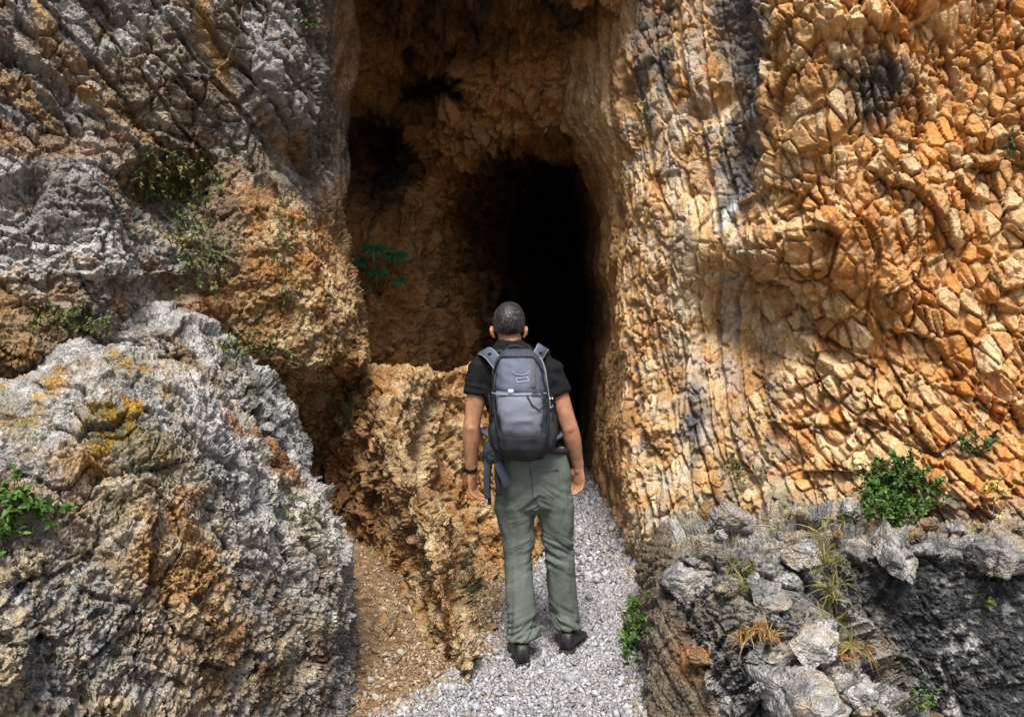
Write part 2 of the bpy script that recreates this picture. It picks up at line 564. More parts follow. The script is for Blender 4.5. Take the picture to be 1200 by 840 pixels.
def cl1(P, c):
    warp_px(P, c, 22)
    up = 1 - sstep(165, 205, c['wy'] - (c['wx'] - 150) * .25)       # dark bedded rock above
    jamb = sstep(372, 396, c['wx']) * (1 - sstep(230, 270, c['wy']))
    slab = blob(c, 60, 260, 190, 88, 12, .25)
    bulge = np.maximum(blob(c, 335, 310, 80, 130, -22, .35), blob(c, 285, 220, 50, 40, 30, .4))
    c['up'], c['jamb'], c['slab'], c['bulge'] = up, jamb, slab, bulge
    h = fbm(P, 1.4, 4, 105) * .20
    s = strata(P, (.72, .25, .66), .16, wob=.5, seed=107)
    l1, j1, q1 = layers(s, 121, gap=.13, depth=.75, step=1.2)
    s2 = strata(P, (.66, .2, .72), .052, wob=.35, wf=2.5, seed=108)
    l2, j2, q2 = layers(s2, 122, gap=.2, depth=.7, step=1.0)
    f1, k1, r1 = facets(P, (3.6, 3.6, 3.6), 111, step=.8, tilt=.9, gap=.08, depth=.5, warp=.6)
    f2, k2, r2 = facets(P, (9, 8, 8), 112, step=.6, tilt=.9, gap=.15, depth=.9, warp=.3)
    hu = l1 * .085 + l2 * .014 + f1 * .060 + f2 * .040
    hs = f1 * .045 + f2 * .030 + fbm(P, 5, 3, 118, mode=1) * .06
    hbul = fbm(P, 4.2, 4, 117, mode=1) * .085 + f2 * .022
    w = np.clip(1 - up, 0, 1)
    h = h + hu * up * (1 - jamb) + w * (hs * (1 - bulge) + hbul * bulge) + fbm(P, (5, 5, 1.5), 3, 119, mode=1) * .06 * jamb
    c['q1'], c['q2'], c['r1'], c['r2'] = q1, q2, r1, r2
    c['k'] = np.maximum(j1 * up, k2 * w * .7)
    h = h - blob(c, 205, 225, 45, 34, 20, .6) * .14 - blob(c, 175, 340, 60, 9, 4, .6) * .07 - blob(c, 185, 300, 30, 60, -30, .6) * .08
    h = h - blob(c, 12, 232, 26, 22, 10, .5) * .14 - blob(c, 70, 118, 130, 12, 42, .5) * .10
    h = h + blob(c, 338, 110, 34, 62, -12, .6) * .16 + blob(c, 150, 175, 60, 14, 15, .6) * .06
    return h


def cl2(P, c):
    f3, k3, r3 = facets(P, (26, 24, 24), 115, step=.8, tilt=1.0, gap=.17, depth=.7, warp=.5)
    c['r3'] = r3
    rough = sstep(-.25, .15, fbm(P, 2.7, 3, 166))
    h = f3 * .013 * (.35 + .65 * rough) + fbm(P, (22, 22, 22), 3, 141, mode=1) * .013 * (.4 + .6 * rough)
    h = h + grooves(P, 15, 143, .075) * .022 * np.clip(1 - c['up'], .15, 1) + grooves(P, 32, 144, .10) * .009
    return h * (1 - .4 * c['jamb'])


def cl_col(P, c):
    n = fbm(P, 1.7, 4, 171)
    m = fbm(P, 6, 4, 172)
    r1, r2, r3 = c['r1'], c['r2'], c['r3']
    up, slab, bulge, jamb = c['up'], c['slab'], c['bulge'], c['jamb']
    k = np.broadcast_to(TAN * .85, P.shape).copy()
    k = mixc(k, ORANGE, np.clip(.3 + n * 1.4, 0, .8))
    k = mixc(k, CREAM * .9, np.clip((r2[:, 0] - .55) * 1.4 + m * .8, 0, .6))
    k = mixc(k, GREY * .85, up * np.clip(.80 + m * 1.0, 0, .97))
    k = mixc(k, PALE * .9, up * np.clip((r2[:, 1] - .5) * 1.9 + m * 1.0, 0, .8))
    k = mixc(k, DARK * 1.3, up * np.clip(n * 2.0 + m * .8 + .02, 0, .85))
    seam = np.maximum.reduce([blob(c, 245, 20, 9, 60, -18, .6), blob(c, 262, 70, 8, 40, -14, .6), blob(c, 140, 140, 90, 11, 38, .6), blob(c, 330, 170, 60, 9, 52, .6) * .8,
                              blob(c, 60, 40, 90, 10, 46, .6) * .7, blob(c, 20, 110, 60, 10, 40, .6) * .8])
    k = mixc(k, TAN * .9, up * np.clip(seam * (.8 + m * 1.3), 0, .9))
    k = mixc(k, CREAM * .8, up * np.clip(blob(c, 195, 100, 60, 55, 30, .8) * (.25 + m * 1.5), 0, .6))
    k = mixc(k, GREY * 1.25, blob(c, 338, 100, 40, 66, -10, .5) * np.clip(.75 + m, 0, 1))
    k = mixc(k, PALE * .85, np.clip(slab * (.78 + m * 1.6 + n * .5), 0, .95))
    k = mixc(k, GREY * .8, np.clip(slab * (r1[:, 1] - .55) * 2, 0, .7))
    k = mixc(k, PALE, np.clip(blob(c, 120, 285, 70, 22, 18, .5) * (.8 + m * 1.2), 0, .95))
    k = mixc(k, CREAM * .95, np.clip(bulge * (.3 + m * 1.8), 0, .65))
    k = mixc(k, np.array((.20, .16, .12), F32), blob(c, 262, 270, 22, 60, -20, .6) * .7)
    k = mixc(k, GREY * 1.4, np.clip(blob(c, 100, 395, 140, 46, 0, .5) * (.55 + m * 2), 0, .9))
    k = mixc(k, LICHEN * .6, np.clip(blob(c, 25, 390, 70, 36, 0, .6) * (.45 + m * 2.4), 0, .8))
    k = mixc(k, MOSS, np.clip(np.maximum(blob(c, 210, 240, 70, 80, 40, .7), blob(c, 80, 375, 70, 22, 0, .6)) * (.2 + m * 2.2), 0, .7))
    k = mixc(k, np.array((.30, .17, .08), F32), jamb * .9)
    k = mixc(k, GREY * .6, jamb * np.clip(.25 + n * 2, 0, .7))
    k = mixc(k, BROWN, np.clip(blob(c, 400, 560, 60, 120, 0, .5) * .8, 0, .8))
    k = k * (.84 + .32 * r2[:, 2] + m * .4)[:, None]
    return k


# ---------------------------------------------------------------- big boulder at the lower left, and the one behind it
def boulder_rows():
    return [
        [(-560, 470, 3.2), (-260, 480, 3.6), (0, 475, 4.1), (95, 455, 4.4), (200, 480, 4.5), (285, 540, 4.5), (345, 600, 4.5), (395, 660, 4.6), (400, 690, 4.8), (395, 700, 5.2)],
        [(-560, 425, 2.3), (-260, 440, 2.6), (0, 444, 3.0), (95, 408, 3.2), (200, 430, 3.35), (288, 492, 3.5), (348, 548, 3.6), (396, 606, 3.75), (404, 650, 4.2), (398, 690, 5.2)],
        [(-560, 470, 1.9), (-260, 480, 2.2), (0, 478, 2.65), (98, 440, 2.85), (196, 460, 3.0), (280, 520, 3.2), (342, 575, 3.35), (400, 632, 3.5), (409, 670, 4.0), (400, 720, 5.2)],
        [(-560, 540, 1.75), (-260, 540, 2.0), (0, 545, 2.42), (100, 520, 2.62), (190, 530, 2.78), (268, 575, 2.98), (336, 625, 3.2), (400, 670, 3.4), (411, 705, 3.9), (402, 740, 5.2)],
        [(-560, 640, 1.6), (-260, 640, 1.85), (0, 640, 2.22), (100, 625, 2.45), (184, 630, 2.62), (262, 655, 2.82), (332, 690, 3.05), (398, 725, 3.3), (412, 750, 3.8), (402, 770, 5.2)],
        [(-560, 760, 1.5), (-260, 750, 1.75), (0, 740, 2.1), (100, 730, 2.34), (180, 730, 2.52), (260, 742, 2.72), (330, 765, 2.95), (398, 785, 3.2), (413, 805, 3.7), (402, 820, 5.2)],
        [(-560, 880, 1.45), (-260, 870, 1.7), (0, 855, 2.05), (100, 850, 2.28), (180, 850, 2.46), (260, 850, 2.66), (330, 855, 2.9), (400, 860, 3.15), (414, 870, 3.6), (402, 880, 5.2)],
        [(-560, 1500, 1.5), (-260, 1400, 1.75), (0, 1250, 2.1), (100, 1200, 2.3), (180, 1150, 2.5), (260, 1120, 2.7), (330, 1080, 2.95), (400, 1040, 3.2), (414, 1000, 3.6), (402, 950, 5.2)],
    ]


def bo1(P, c):
    warp_px(P, c, 24, 2.6)
    h = fbm(P, 1.8, 4, 205) * .12
    f1, k1, r1 = facets(P, (4.6, 4.6, 4.6), 211, step=.6, tilt=.8, gap=.06, depth=.4, warp=.8)
    b = fbm(P, 6.0, 4, 217, mode=1)
    h = h + f1 * .07 + b * .05 + facets(P, (11, 11, 11), 213, step=.9, tilt=1.0, gap=.10, depth=.6, warp=.7)[0] * .014
    flaky = sstep(560, 700, c['wy'] - (c['wx'] - 200) * .2) * (1 - sstep(300, 390, c['wx']))
    c['flaky'], c['r1'], c['k'] = flaky, r1, k1
    s = strata(P, (.75, .2, -.62), .05, wob=.5, wf=3.0, seed=207)
    l1, j1, q1 = layers(s, 221, gap=.25, depth=.7, step=1.0)
    h = h + l1 * .013 * flaky
    h = h - blob(c, 320, 525, 16, 12, 30, .6) * .05 - blob(c, 275, 590, 20, 12, 30, .6) * .04
    h = h - blob(c, 30, 640, 70, 34, 0, .7) * .05
    return h


def bo2(P, c):
    W = np.stack([noise(P, 14, 231), noise(P, 14, 232), noise(P, 14, 233)], 1) * F32(.02)
    Q = P @ np.array([[.78, 0, -.62], [0, 1, 0], [.62, 0, .78]], F32).T
    fl, kf, rf = facets(Q, (36, 32, 13), 236, step=.7, tilt=1.0, gap=.26, depth=1.2, warp=.5)
    f3, k3, r3 = facets(P, (24, 24, 24), 215, step=.6, tilt=1.0, gap=.16, depth=.7, warp=.7)
    c['r3'] = r3
    a = c['flaky']
    g = grooves(P + W, 17, 238, .085) * .020 + grooves(P + W, 36, 239, .12) * .011
    pit = sstep(.30, .42, fbm(P, 11, 2, 240)) * -.03
    return fl * .016 * (.15 + .85 * a) + f3 * .007 + g * (1 - .45 * a) + pit + fbm(P, 75, 2, 237, mode=1) * .003


def bo_col(P, c):
    n = fbm(P, 2.2, 4, 271)
    m = fbm(P, 7, 4, 272)
    r1, r3 = c['r1'], c['r3']
    fl = c['flaky']
    k = np.broadcast_to(GREY * 1.35, P.shape).copy()
    crest = np.maximum.reduce([blob(c, 280, 500, 150, 42, 42, .5), blob(c, 350, 610, 70, 60, 50, .6), blob(c, 70, 470, 90, 40, -10, .6) * .7])
    k = mixc(k, PALE * 1.1, np.clip(crest * (.75 + m * 1.6), 0, .95))
    k = mixc(k, CREAM * .9, np.clip(n * 2.2 + .12, 0, .75))
    k = mixc(k, GREY * .35, np.clip((m - .05) * 3.2, 0, .75) * (1 - .7 * crest))
    k = mixc(k, PALE * 1.1, np.clip((r3[:, 1] - .62) * 2.2, 0, .8))
    k = mixc(k, CREAM * .95, fl * np.clip(.55 + n * 1.5 + (r3[:, 0] - .5) * .8, 0, .9))
    k = mixc(k, ORANGE * 1.0, np.clip(np.maximum(blob(c, 215, 690, 50, 130, -20, .7), blob(c, 330, 520, 60, 30, 40, .7)) * (.22 + m * 2.8), 0, .75))
    k = mixc(k, TAN * .95, np.clip(np.maximum(blob(c, 215, 680, 60, 110, -20, .7), blob(c, 60, 560, 70, 60, 0, .7)) * (.45 + m * 2), 0, .85))
    k = mixc(k, GREY * 1.1, fl * np.clip(blob(c, 110, 780, 120, 70, 0, .7) * (.5 + m * 1.5), 0, .8))
    k = mixc(k, BROWN * .9, np.clip(np.maximum(blob(c, 330, 760, 90, 110, 0, .6) * .8, blob(c, 325, 520, 30, 22, 20, .5)) * (.45 + m * 1.6), 0, .8))
    lich = np.maximum.reduce([blob(c, 160, 480, 70, 70, 30, .6), blob(c, 175, 540, 46, 30, 0, .6) * .6, blob(c, 30, 460, 40, 40, 0, .7), blob(c, 20, 525, 40, 30, 0, .7)*.6, blob(c, 128, 600, 20, 18, 0, .6)])
    crust = sstep(-.10, .02, fbm(P, 24, 3, 274, .6))
    k = mixc(k, LICHEN * (1, 1.05, 1), np.clip(lich * (.30 + m * 3.6), 0, .92) * crust)
    k = mixc(k, MOSS * 1.2, np.clip(lich * (n * 2.2 + .1), 0, .55))
    k = mixc(k, MOSS, np.clip(blob(c, 350, 600, 50, 30, 30, .7) * (m * 2.4), 0, .6))
    return k * (.86 + .28 * r3[:, 2] + m * .3)[:, None]


def boulder2_rows():
    return [
        [(60, 420, 4.3), (120, 400, 4.4), (185, 395, 4.5), (250, 420, 4.6), (310, 470, 4.6), (352, 530, 4.6), (350, 560, 4.9)],
        [(70, 385, 3.75), (125, 366, 3.8), (184, 356, 3.85), (246, 380, 3.95), (304, 438, 4.0), (350, 505, 4.05), (358, 545, 4.6)],
        [(72, 410, 3.6), (128, 388, 3.6), (188, 380, 3.62), (246, 408, 3.7), (300, 462, 3.8), (352, 528, 3.9), (362, 560, 4.5)],
        [(74, 460, 3.55), (130, 450, 3.5), (190, 440, 3.5), (244, 462, 3.6), (300, 505, 3.7), (354, 565, 3.8), (366, 590, 4.4)],
        [(76, 620, 3.7), (130, 620, 3.6), (190, 620, 3.55), (244, 640, 3.6), (300, 680, 3.7), (356, 720, 3.75), (368, 720, 4.4)],
    ]


def b2_col(P, c):
    m = fbm(P, 7, 4, 372)
    k = np.broadcast_to(PALE * .9, P.shape).copy()
    k = mixc(k, GREY * .75, np.clip(.25 + m * 2.0, 0, .9))
    k = mixc(k, TAN * .8, np.clip(blob(c, 220, 430, 60, 30, 30, .7) * (.4 + m * 1.6), 0, .8))
    k = mixc(k, MOSS, np.clip(blob(c, 280, 450, 60, 40, 30, .7) * (.1 + m * 2.4), 0, .6))
    return k * (.86 + .28 * c['r3'][:, 2])[:, None]


# ---------------------------------------------------------------- tan rock rib between boulder and hiker
def rib_rows():
    return [
        [(372, 470, 6.6), (408, 460, 6.6), (438, 452, 6.6), (472, 450, 6.6), (505, 450, 6.8), (545, 450, 7.0), (590, 450, 7.0), (622, 455, 7.2), (630, 460, 7.6)],
        [(376, 448, 5.7), (408, 440, 5.5), (438, 431, 5.3), (472, 431, 5.3), (505, 431, 5.5), (545, 427, 5.7), (590, 425, 5.8), (626, 428, 6.0), (634, 432, 7.2)],
        [(378, 475, 5.4), (408, 462, 5.15), (440, 452, 4.98), (475, 455, 5.0), (506, 462, 5.3), (546, 460, 5.52), (590, 458, 5.65), (629, 460, 5.85), (635, 462, 7.2)],
        [(380, 525, 5.3), (408, 515, 5.15), (438, 505, 4.72), (476, 508, 4.62), (507, 515, 5.25), (546, 520, 5.5), (590, 520, 5.55), (631, 522, 5.8), (636, 522, 7.2)],
        [(380, 585, 5.1), (408, 580, 5.2), (444, 570, 4.72), (486, 570, 4.3), (516, 575, 5.0), (548, 580, 5.4), (590, 585, 5.48), (632, 585, 5.75), (637, 585, 7.2)],
        [(380, 640, 5.0), (412, 640, 5.1), (466, 632, 4.6), (506, 632, 4.05), (534, 640, 4.8), (556, 645, 5.25), (590, 645, 5.38), (632, 645, 5.7), (637, 645, 7.2)],
        [(380, 700, 4.9), (424, 700, 4.9), (488, 698, 4.3), (522, 698, 3.82), (550, 705, 4.5), (568, 705, 4.95), (592, 705, 5.2), (633, 705, 5.65), (638, 705, 7.2)],
        [(380, 765, 4.6), (440, 770, 4.4), (508, 770, 3.98), (546, 765, 3.58), (574, 765, 4.08), (582, 765, 4.65), (602, 765, 5.05), (634, 765, 5.6), (638, 765, 7.2)],
        [(380, 870, 4.2), (440, 870, 4.1), (515, 860, 3.75), (553, 850, 3.46), (584, 860, 3.88), (592, 860, 4.45), (608, 860, 5.0), (635, 860, 5.6), (638, 860, 7.2)],
    ]


def ri1(P, c):
    warp_px(P, c, 16, 2.6)
    h = fbm(P, 1.9, 4, 405) * .13
    f1, k1, r1 = facets(P, (4.5, 4.5, 4.0), 411, step=.7, tilt=.9, gap=.06, depth=.4, warp=.8)
    f2, k2, r2 = facets(P, (11, 11, 9), 412, step=.8, tilt=1.0, gap=.1, depth=.5, warp=.6)
    h = h + f1 * .075 + f2 * .026 + fbm(P, 3.6, 3, 417, mode=1) * .09
    c['r1'], c['r2'], c['k'] = r1, r2, k2
    h = h + blob(c, 445, 436, 50, 14, 0, .8) * .05 - blob(c, 515, 440, 16, 16, 0, .8) * .08 - blob(c, 500, 520, 9, 60, 6, .7) * .10 - blob(c, 548, 600, 6, 50, 0, .7) * .06
    return h


def ri2(P, c):
    f3, k3, r3 = facets(P, (24, 24, 22), 415, step=.8, tilt=1.0, gap=.18, depth=.7, warp=.5)
    c['r3'] = r3
    return f3 * .010 + fbm(P, 26, 3, 441, mode=1) * .005 + grooves(P, 11, 443, .07) * .018 + grooves(P, 26, 444, .11) * .007


def ri_col(P, c):
    n = fbm(P, 1.9, 4, 471)
    m = fbm(P, 7, 4, 472)
    k = np.broadcast_to(TAN, P.shape).copy()
    k = mixc(k, ORANGE * .9, np.clip(.15 + n * 1.4, 0, .6))
    k = mixc(k, CREAM, np.clip(blob(c, 480, 520, 60, 80, 0, .7) * .6 + blob(c, 530, 700, 46, 100, -25, .7) * .7 + m * 1.4 + .12 + (c['r2'][:, 0] - .6) * .8, 0, .85))
    k = mixc(k, BROWN * 1.4, np.clip(blob(c, 420, 590, 60, 70, 35, .6) * (.6 + m), 0, .85))
    k = mixc(k, MOSS, np.clip(np.maximum(blob(c, 410, 470, 30, 40, 0, .6), blob(c, 555, 680, 20, 40, -30, .7)) * (.2 + m * 2), 0, .6))
    k = mixc(k, RUST * 1.2, np.clip((c['r1'][:, 2] - .6) * 1.4, 0, .5))
    return k * (.84 + .3 * c['r3'][:, 2] + m * .35)[:, None]


# ---------------------------------------------------------------- grey outcrop at the lower right
def outcrop_rows():
    return [
        [(778, 600, 5.3), (790, 600, 5.3), (830, 590, 5.3), (900, 585, 5.3), (960, 588, 5.2), (1010, 590, 5.2), (1100, 590, 5.0), (1205, 590, 4.9), (1400, 590, 4.8), (1850, 590, 4.6)],
        [(752, 650, 4.75), (783, 632, 4.4), (830, 617, 4.3), (900, 612, 4.2), (960, 612, 4.1), (1008, 618, 4.0), (1100, 616, 3.9), (1205, 610, 3.8), (1400, 610, 3.6), (1850, 610, 3.2)],
        [(752, 700, 4.25), (776, 652, 3.7), (830, 638, 3.58), (900, 645, 3.55), (955, 648, 3.5), (1003, 646, 3.5), (1100, 642, 3.4), (1205, 640, 3.3), (1400, 640, 3.1), (1850, 640, 2.6)],
        [(753, 735, 3.95), (773, 675, 3.5), (835, 668, 3.32), (905, 682, 3.28), (960, 690, 3.3), (1006, 668, 3.46), (1102, 664, 3.34), (1205, 662, 3.24), (1400, 670, 3.05), (1850, 680, 2.5)],
        [(754, 775, 3.65), (768, 715, 3.4), (842, 708, 3.15), (915, 728, 3.02), (972, 742, 3.0), (1016, 720, 3.42), (1105, 710, 3.30), (1205, 708, 3.2), (1400, 720, 3.0), (1850, 730, 2.4)],
        [(755, 830, 3.35), (765, 770, 3.3), (850, 752, 2.98), (930, 772, 2.76), (1000, 790, 2.74), (1044, 780, 3.36), (1115, 775, 3.26), (1205, 775, 3.17), (1400, 790, 2.95), (1850, 800, 2.35)],
        [(757, 900, 2.95), (763, 850, 3.1), (855, 808, 2.86), (945, 818, 2.56), (1045, 836, 2.5), (1085, 850, 3.2), (1135, 850, 3.22), (1205, 850, 3.14), (1400, 860, 2.9), (1850, 870, 2.3)],
        [(760, 980, 2.6), (763, 930, 2.85), (858, 880, 2.80), (950, 890, 2.5), (1055, 905, 2.42), (1100, 910, 3.1), (1145, 905, 3.2), (1205, 900, 3.12), (1400, 930, 2.85), (1850, 950, 2.25)],
        [(764, 1200, 2.2), (764, 1150, 2.5), (860, 1150, 2.7), (955, 1150, 2.4), (1060, 1150, 2.35), (1105, 1100, 3.0), (1145, 1050, 3.15), (1205, 1050, 3.1), (1400, 1120, 2.8), (1850, 1200, 2.2)],
    ]


def oc1(P, c):
    warp_px(P, c, 16, 3)
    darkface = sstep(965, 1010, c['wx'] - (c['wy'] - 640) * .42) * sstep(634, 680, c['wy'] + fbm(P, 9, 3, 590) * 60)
    left = 1 - sstep(775, 800, c['wx'] - sstep(700, 840, c['wy']) * 55)
    c['dark'], c['left'] = darkface, left
    flat_ = 1 - .1 * sstep(.55, .9, c['N'][:, 2])
    c['flat'] = flat_
    top = (1 - np.maximum(darkface, left)) * flat_
    h = fbm(P, 2.2, 4, 505) * .08 * (1 - .6 * darkface)
    f1, k1, r1 = facets(P, (5.5, 5.5, 5.5), 511, step=.9, tilt=1.0, gap=.10, depth=.6, warp=.25)
    f2, k2, r2 = facets(P, (13, 13, 13), 512, step=.7, tilt=1.0, gap=.17, depth=1.1, warp=.2)
    f0, k0, r0 = facets(P, (2.6, 2.6, 3.2), 510, step=1.1, tilt=1.2, gap=.07, depth=.5, warp=.3)
    s = strata(P, (.9, .1, .35), .05, wob=.3, seed=507)
    l1, j1, q1 = layers(s, 521, gap=.2, depth=.6, step=1.0)
    h = h + top * (f0 * .14 + f1 * .10 + f2 * .036) + left * (l1 * .024 + f1 * .02) + darkface * (f1 * .028 + f2 * .012 + fbm(P, 6, 3, 519) * .04)
    c['r1'], c['r2'], c['k'] = r1, r2, np.maximum(k1 * top, j1 * left)
    return h


def oc2(P, c):
    f3, k3, r3 = facets(P, (30, 30, 30), 515, step=.8, tilt=1.0, gap=.2, depth=.7, warp=.4)
    c['r3'] = r3
    top = (1 - np.maximum(c['dark'], c['left'])) * c['flat']
    return f3 * .010 * (.7 + .5 * top) + fbm(P, 40, 3, 541, mode=1) * .004 + grooves(P, 18, 543, .08) * (.006 + .018 * top) + grooves(P, 38, 544, .12) * .009


def oc_col(P, c):
    n = fbm(P, 2.2, 4, 571)
    m = fbm(P, 8, 4, 572)
    sp = fbm(P, 26, 3, 573)
    k = np.broadcast_to(GREY * 1.0, P.shape).copy()
    k = mixc(k, PALE * 1.05, np.clip(.30 + m * 1.8 + (c['r2'][:, 0] - .5) * 1.6, 0, .95))
    k = mixc(k, CREAM * .8, np.clip(n * 1.6 + (c['r1'][:, 0] - .6), 0, .6))
    k = mixc(k, DARK * 1.4, np.clip((c['r3'][:, 1] - .72) * 2.6 + m * .6, 0, .75))
    k = mixc(k, GREY * .55, np.clip((c['r1'][:, 1] - .55) * 1.4 + n, 0, .7))
    back = blob(c, 960, 600, 190, 34, 0, .6)
    k = mixc(k, CREAM * .9, np.clip(back * (.3 + m * 1.6), 0, .7))
    k = mixc(k, TAN * .8, np.clip(blob(c, 1130, 600, 90, 26, 0, .6) * (.6 + m), 0, .8))
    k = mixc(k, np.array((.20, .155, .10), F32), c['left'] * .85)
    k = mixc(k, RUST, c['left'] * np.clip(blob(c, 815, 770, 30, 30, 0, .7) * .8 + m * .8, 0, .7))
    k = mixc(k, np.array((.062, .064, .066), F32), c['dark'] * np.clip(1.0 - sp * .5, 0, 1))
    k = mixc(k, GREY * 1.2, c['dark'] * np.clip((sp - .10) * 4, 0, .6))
    k = mixc(k, PALE, np.clip(blob(c, 1120, 790, 22, 60, 22, .6) * (sp * 4), 0, .7))
    k = mixc(k, MOSS * 1.2, np.clip(np.maximum(blob(c, 850, 655, 60, 40, 0, .7), blob(c, 980, 690, 26, 60, -10, .7)) * (.1 + m * 2.2), 0, .6))
    return k * (.85 + .3 * c['r3'][:, 2])[:, None]


# ---------------------------------------------------------------- the cave
def cave_rows():
    cols = (340, 405, 445, 490, 530, 560, 600, 640, 680, 715, 760)
    T = [(-700, (5.2,) * 11), (-330, (5.3,) * 11), (-110, (5.35, 5.35, 5.35, 5.35, 5.35, 5.35, 5.35, 5.35, 5.3, 5.3, 5.3)),
         (-30, (6.0, 6.0, 6.1, 6.1, 6.0, 6.0, 5.9, 5.9, 5.8, 5.8, 5.8)),
         (35, (7.0, 7.0, 7.1, 7.1, 7.0, 6.9, 6.8, 6.7, 6.5, 6.4, 6.4)),
         (75, (7.4, 7.4, 7.7, 7.9, 7.6, 7.2, 7.1, 6.9, 6.7, 6.6, 6.6)),
         (105, (7.6, 7.7, 8.1, 8.5, 8.1, 7.4, 7.2, 7.0, 6.8, 6.8, 6.8)),
         (135, (7.8, 8.0, 8.3, 8.5, 7.8, 7.6, 7.4, 7.2, 7.0, 6.9, 6.9)),
         (162, (8.0, 8.5, 8.8, 8.1, 8.0, 7.7, 7.6, 7.5, 7.3, 7.2, 7.2)),
         (182, (8.0, 8.8, 9.1, 8.3, 8.0, 8.0, 8.5, 9.6, 9.0, 10, 12)),
         (230, (8.0, 8.6, 8.5, 8.3, 8.8, 10.2, 12.5, 14, 15, 15, 15)),
         (300, (8.0, 8.1, 8.2, 8.5, 9.2, 10.8, 14, 16, 17, 17, 17)),
         (380, (8.0, 8.0, 8.1, 8.4, 8.9, 9.4, 13, 16, 17, 17, 17)),
         (470, (7.9, 7.9, 8.0, 8.3, 8.9, 9.4, 13, 16, 17, 17, 17)),
         (620, (7.8, 7.8, 7.9, 8.2, 8.8, 9.4, 13, 16, 17, 17, 17)),
         (900, (7.8, 7.8, 7.9, 8.2, 8.8, 9.4, 13, 16, 17, 17, 17))]
    return [[(x, y, d) for x, d in zip(cols, dd)] for y, dd in T]


def ca1(P, c):
    warp_px(P, c, 18, 1.5)
    h = fbm(P, .9, 4, 605) * .35
    f1, k1, r1 = facets(P, (2.2, 2.2, 1.8), 611, step=.8, tilt=.9, gap=.05, depth=.4, warp=.9)
    c['r1'], c['k'] = r1, k1
    return h + f1 * .10 + fbm(P, (3.2, 3.2, 1.8), 4, 617, mode=1) * .19


def ca2(P, c):
    f3, k3, r3 = facets(P, (9, 9, 9), 615, step=.8, tilt=1.0, gap=.12, depth=.6, warp=.7)
    c['r3'] = r3
    return f3 * .045 + fbm(P, 12, 4, 641, mode=1) * .035 + grooves(P, (5, 5, 3), 642, .06) * .07


def ca_col(P, c):
    n = fbm(P, 1.2, 4, 671)
    m = fbm(P, 4, 4, 672)
    k = np.broadcast_to(np.array((.42, .235, .10), F32), P.shape).copy()
    k = mixc(k, ORANGE * .75, np.clip(n * 1.6 + .1, 0, .6))
    k = mixc(k, CREAM * .6, np.clip(m * 1.6 - .1 + (c['r3'][:, 0] - .7), 0, .5))
    cave_shade = np.maximum.reduce([blob(c, 500, 102, 46, 24, 0, .35), blob(c, 440, 180, 36, 60, 0, .5), blob(c, 520, 15, 120, 40, 0, .7) * .8, blob(c, 650, 20, 60, 40, 0, .7) * .8,
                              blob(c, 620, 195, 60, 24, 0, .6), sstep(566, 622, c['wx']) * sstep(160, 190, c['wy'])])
    k = mixc(k, SHADE_MOTTLE, np.clip(cave_shade * (.95 + m), 0, .97))  # shade painted into passage, pockets and ceiling of the cave
    k = mixc(k, SHADE_MOTTLE * 1.5, np.clip(n * -1.6 - .05, 0, .6))
    return k * (.8 + .4 * c['r3'][:, 2])[:, None]


o = rock_surface('cliffR', 'cliff', cliff_right_rows(), cr1, cr2, cr_col, M_FRACT, pw=.75, push=nrm_((-.42, -.88, -.05)))
tag(o, 'tall orange fractured limestone cliff with grey streaks on the right of the cave mouth', kind='structure')
o = rock_surface('cliffL', 'cliff', cliff_left_rows(), cl1, cl2, cl_col, M_ROCK, push=nrm_((.4, -.9, -.1)))
tag(o, 'dark grey bedded cliff with an orange bulge on the left of the cave mouth', kind='structure')
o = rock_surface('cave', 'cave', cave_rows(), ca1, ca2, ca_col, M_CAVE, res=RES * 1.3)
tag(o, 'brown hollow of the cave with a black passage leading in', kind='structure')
o = rock_surface('boulder', 'boulder', boulder_rows(), bo1, bo2, bo_col, M_ROCK, push=nrm_((.36, -.88, .28)))
tag(o, 'huge rounded grey boulder with yellow lichen, flaky and cream towards its foot', 'boulder')
o = rock_surface('boulder2', 'boulder', boulder2_rows(), bo1, bo2, b2_col, M_ROCK, push=nrm_((.36, -.88, .2)))
tag(o, 'pale grey rock wedged between the lichened boulder and the left cliff', 'boulder')
o = rock_surface('rib', 'rock_rib', rib_rows(), ri1, ri2, ri_col, M_ROCK, push=nrm_((.1, -.95, .15)))
tag(o, 'waist high tan rock rib whose ridge runs down to the gravel left of the hiker', 'rock outcrop')
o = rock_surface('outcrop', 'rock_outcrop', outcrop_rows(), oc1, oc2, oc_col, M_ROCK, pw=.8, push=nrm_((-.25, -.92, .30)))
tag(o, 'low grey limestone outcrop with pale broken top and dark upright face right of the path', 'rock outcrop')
# ================================================================== ground, path, hill
def sheet(name, xs, ys, zf, mat, colf=None):
    X, Y = np.meshgrid(xs, ys)
    P = np.stack([X.ravel(), Y.ravel(), np.zeros(X.size)], 1).astype(F32)
    P[:, 2] = zf(P)
    cc = colf(P) if colf else np.broadcast_to(TAN * .6, P.shape)
    i = np.arange(len(ys) - 1)[:, None] * len(xs) + np.arange(len(xs) - 1)[None, :]
    F = np.stack([i, i + 1, i + len(xs) + 1, i + len(xs)], -1).reshape(-1, 4)
    return P, link(name, mesh_from(name, P, F, mat, colour=np.clip(cc, .01, .9)))


def dense(a, b, fa, fb, fine, coarse):
    v = list(np.arange(fa, fb, fine))
    s, x = coarse, fa
    while x > a:
        x = max(a, x - s); v.insert(0, x); s *= 1.6
    s, x = coarse, fb
    while x < b:
        v.append(x); x = min(b, x + s); s *= 1.6
    return np.array(v + [b])


EARTHC = np.array((.20, .128, .066), F32)


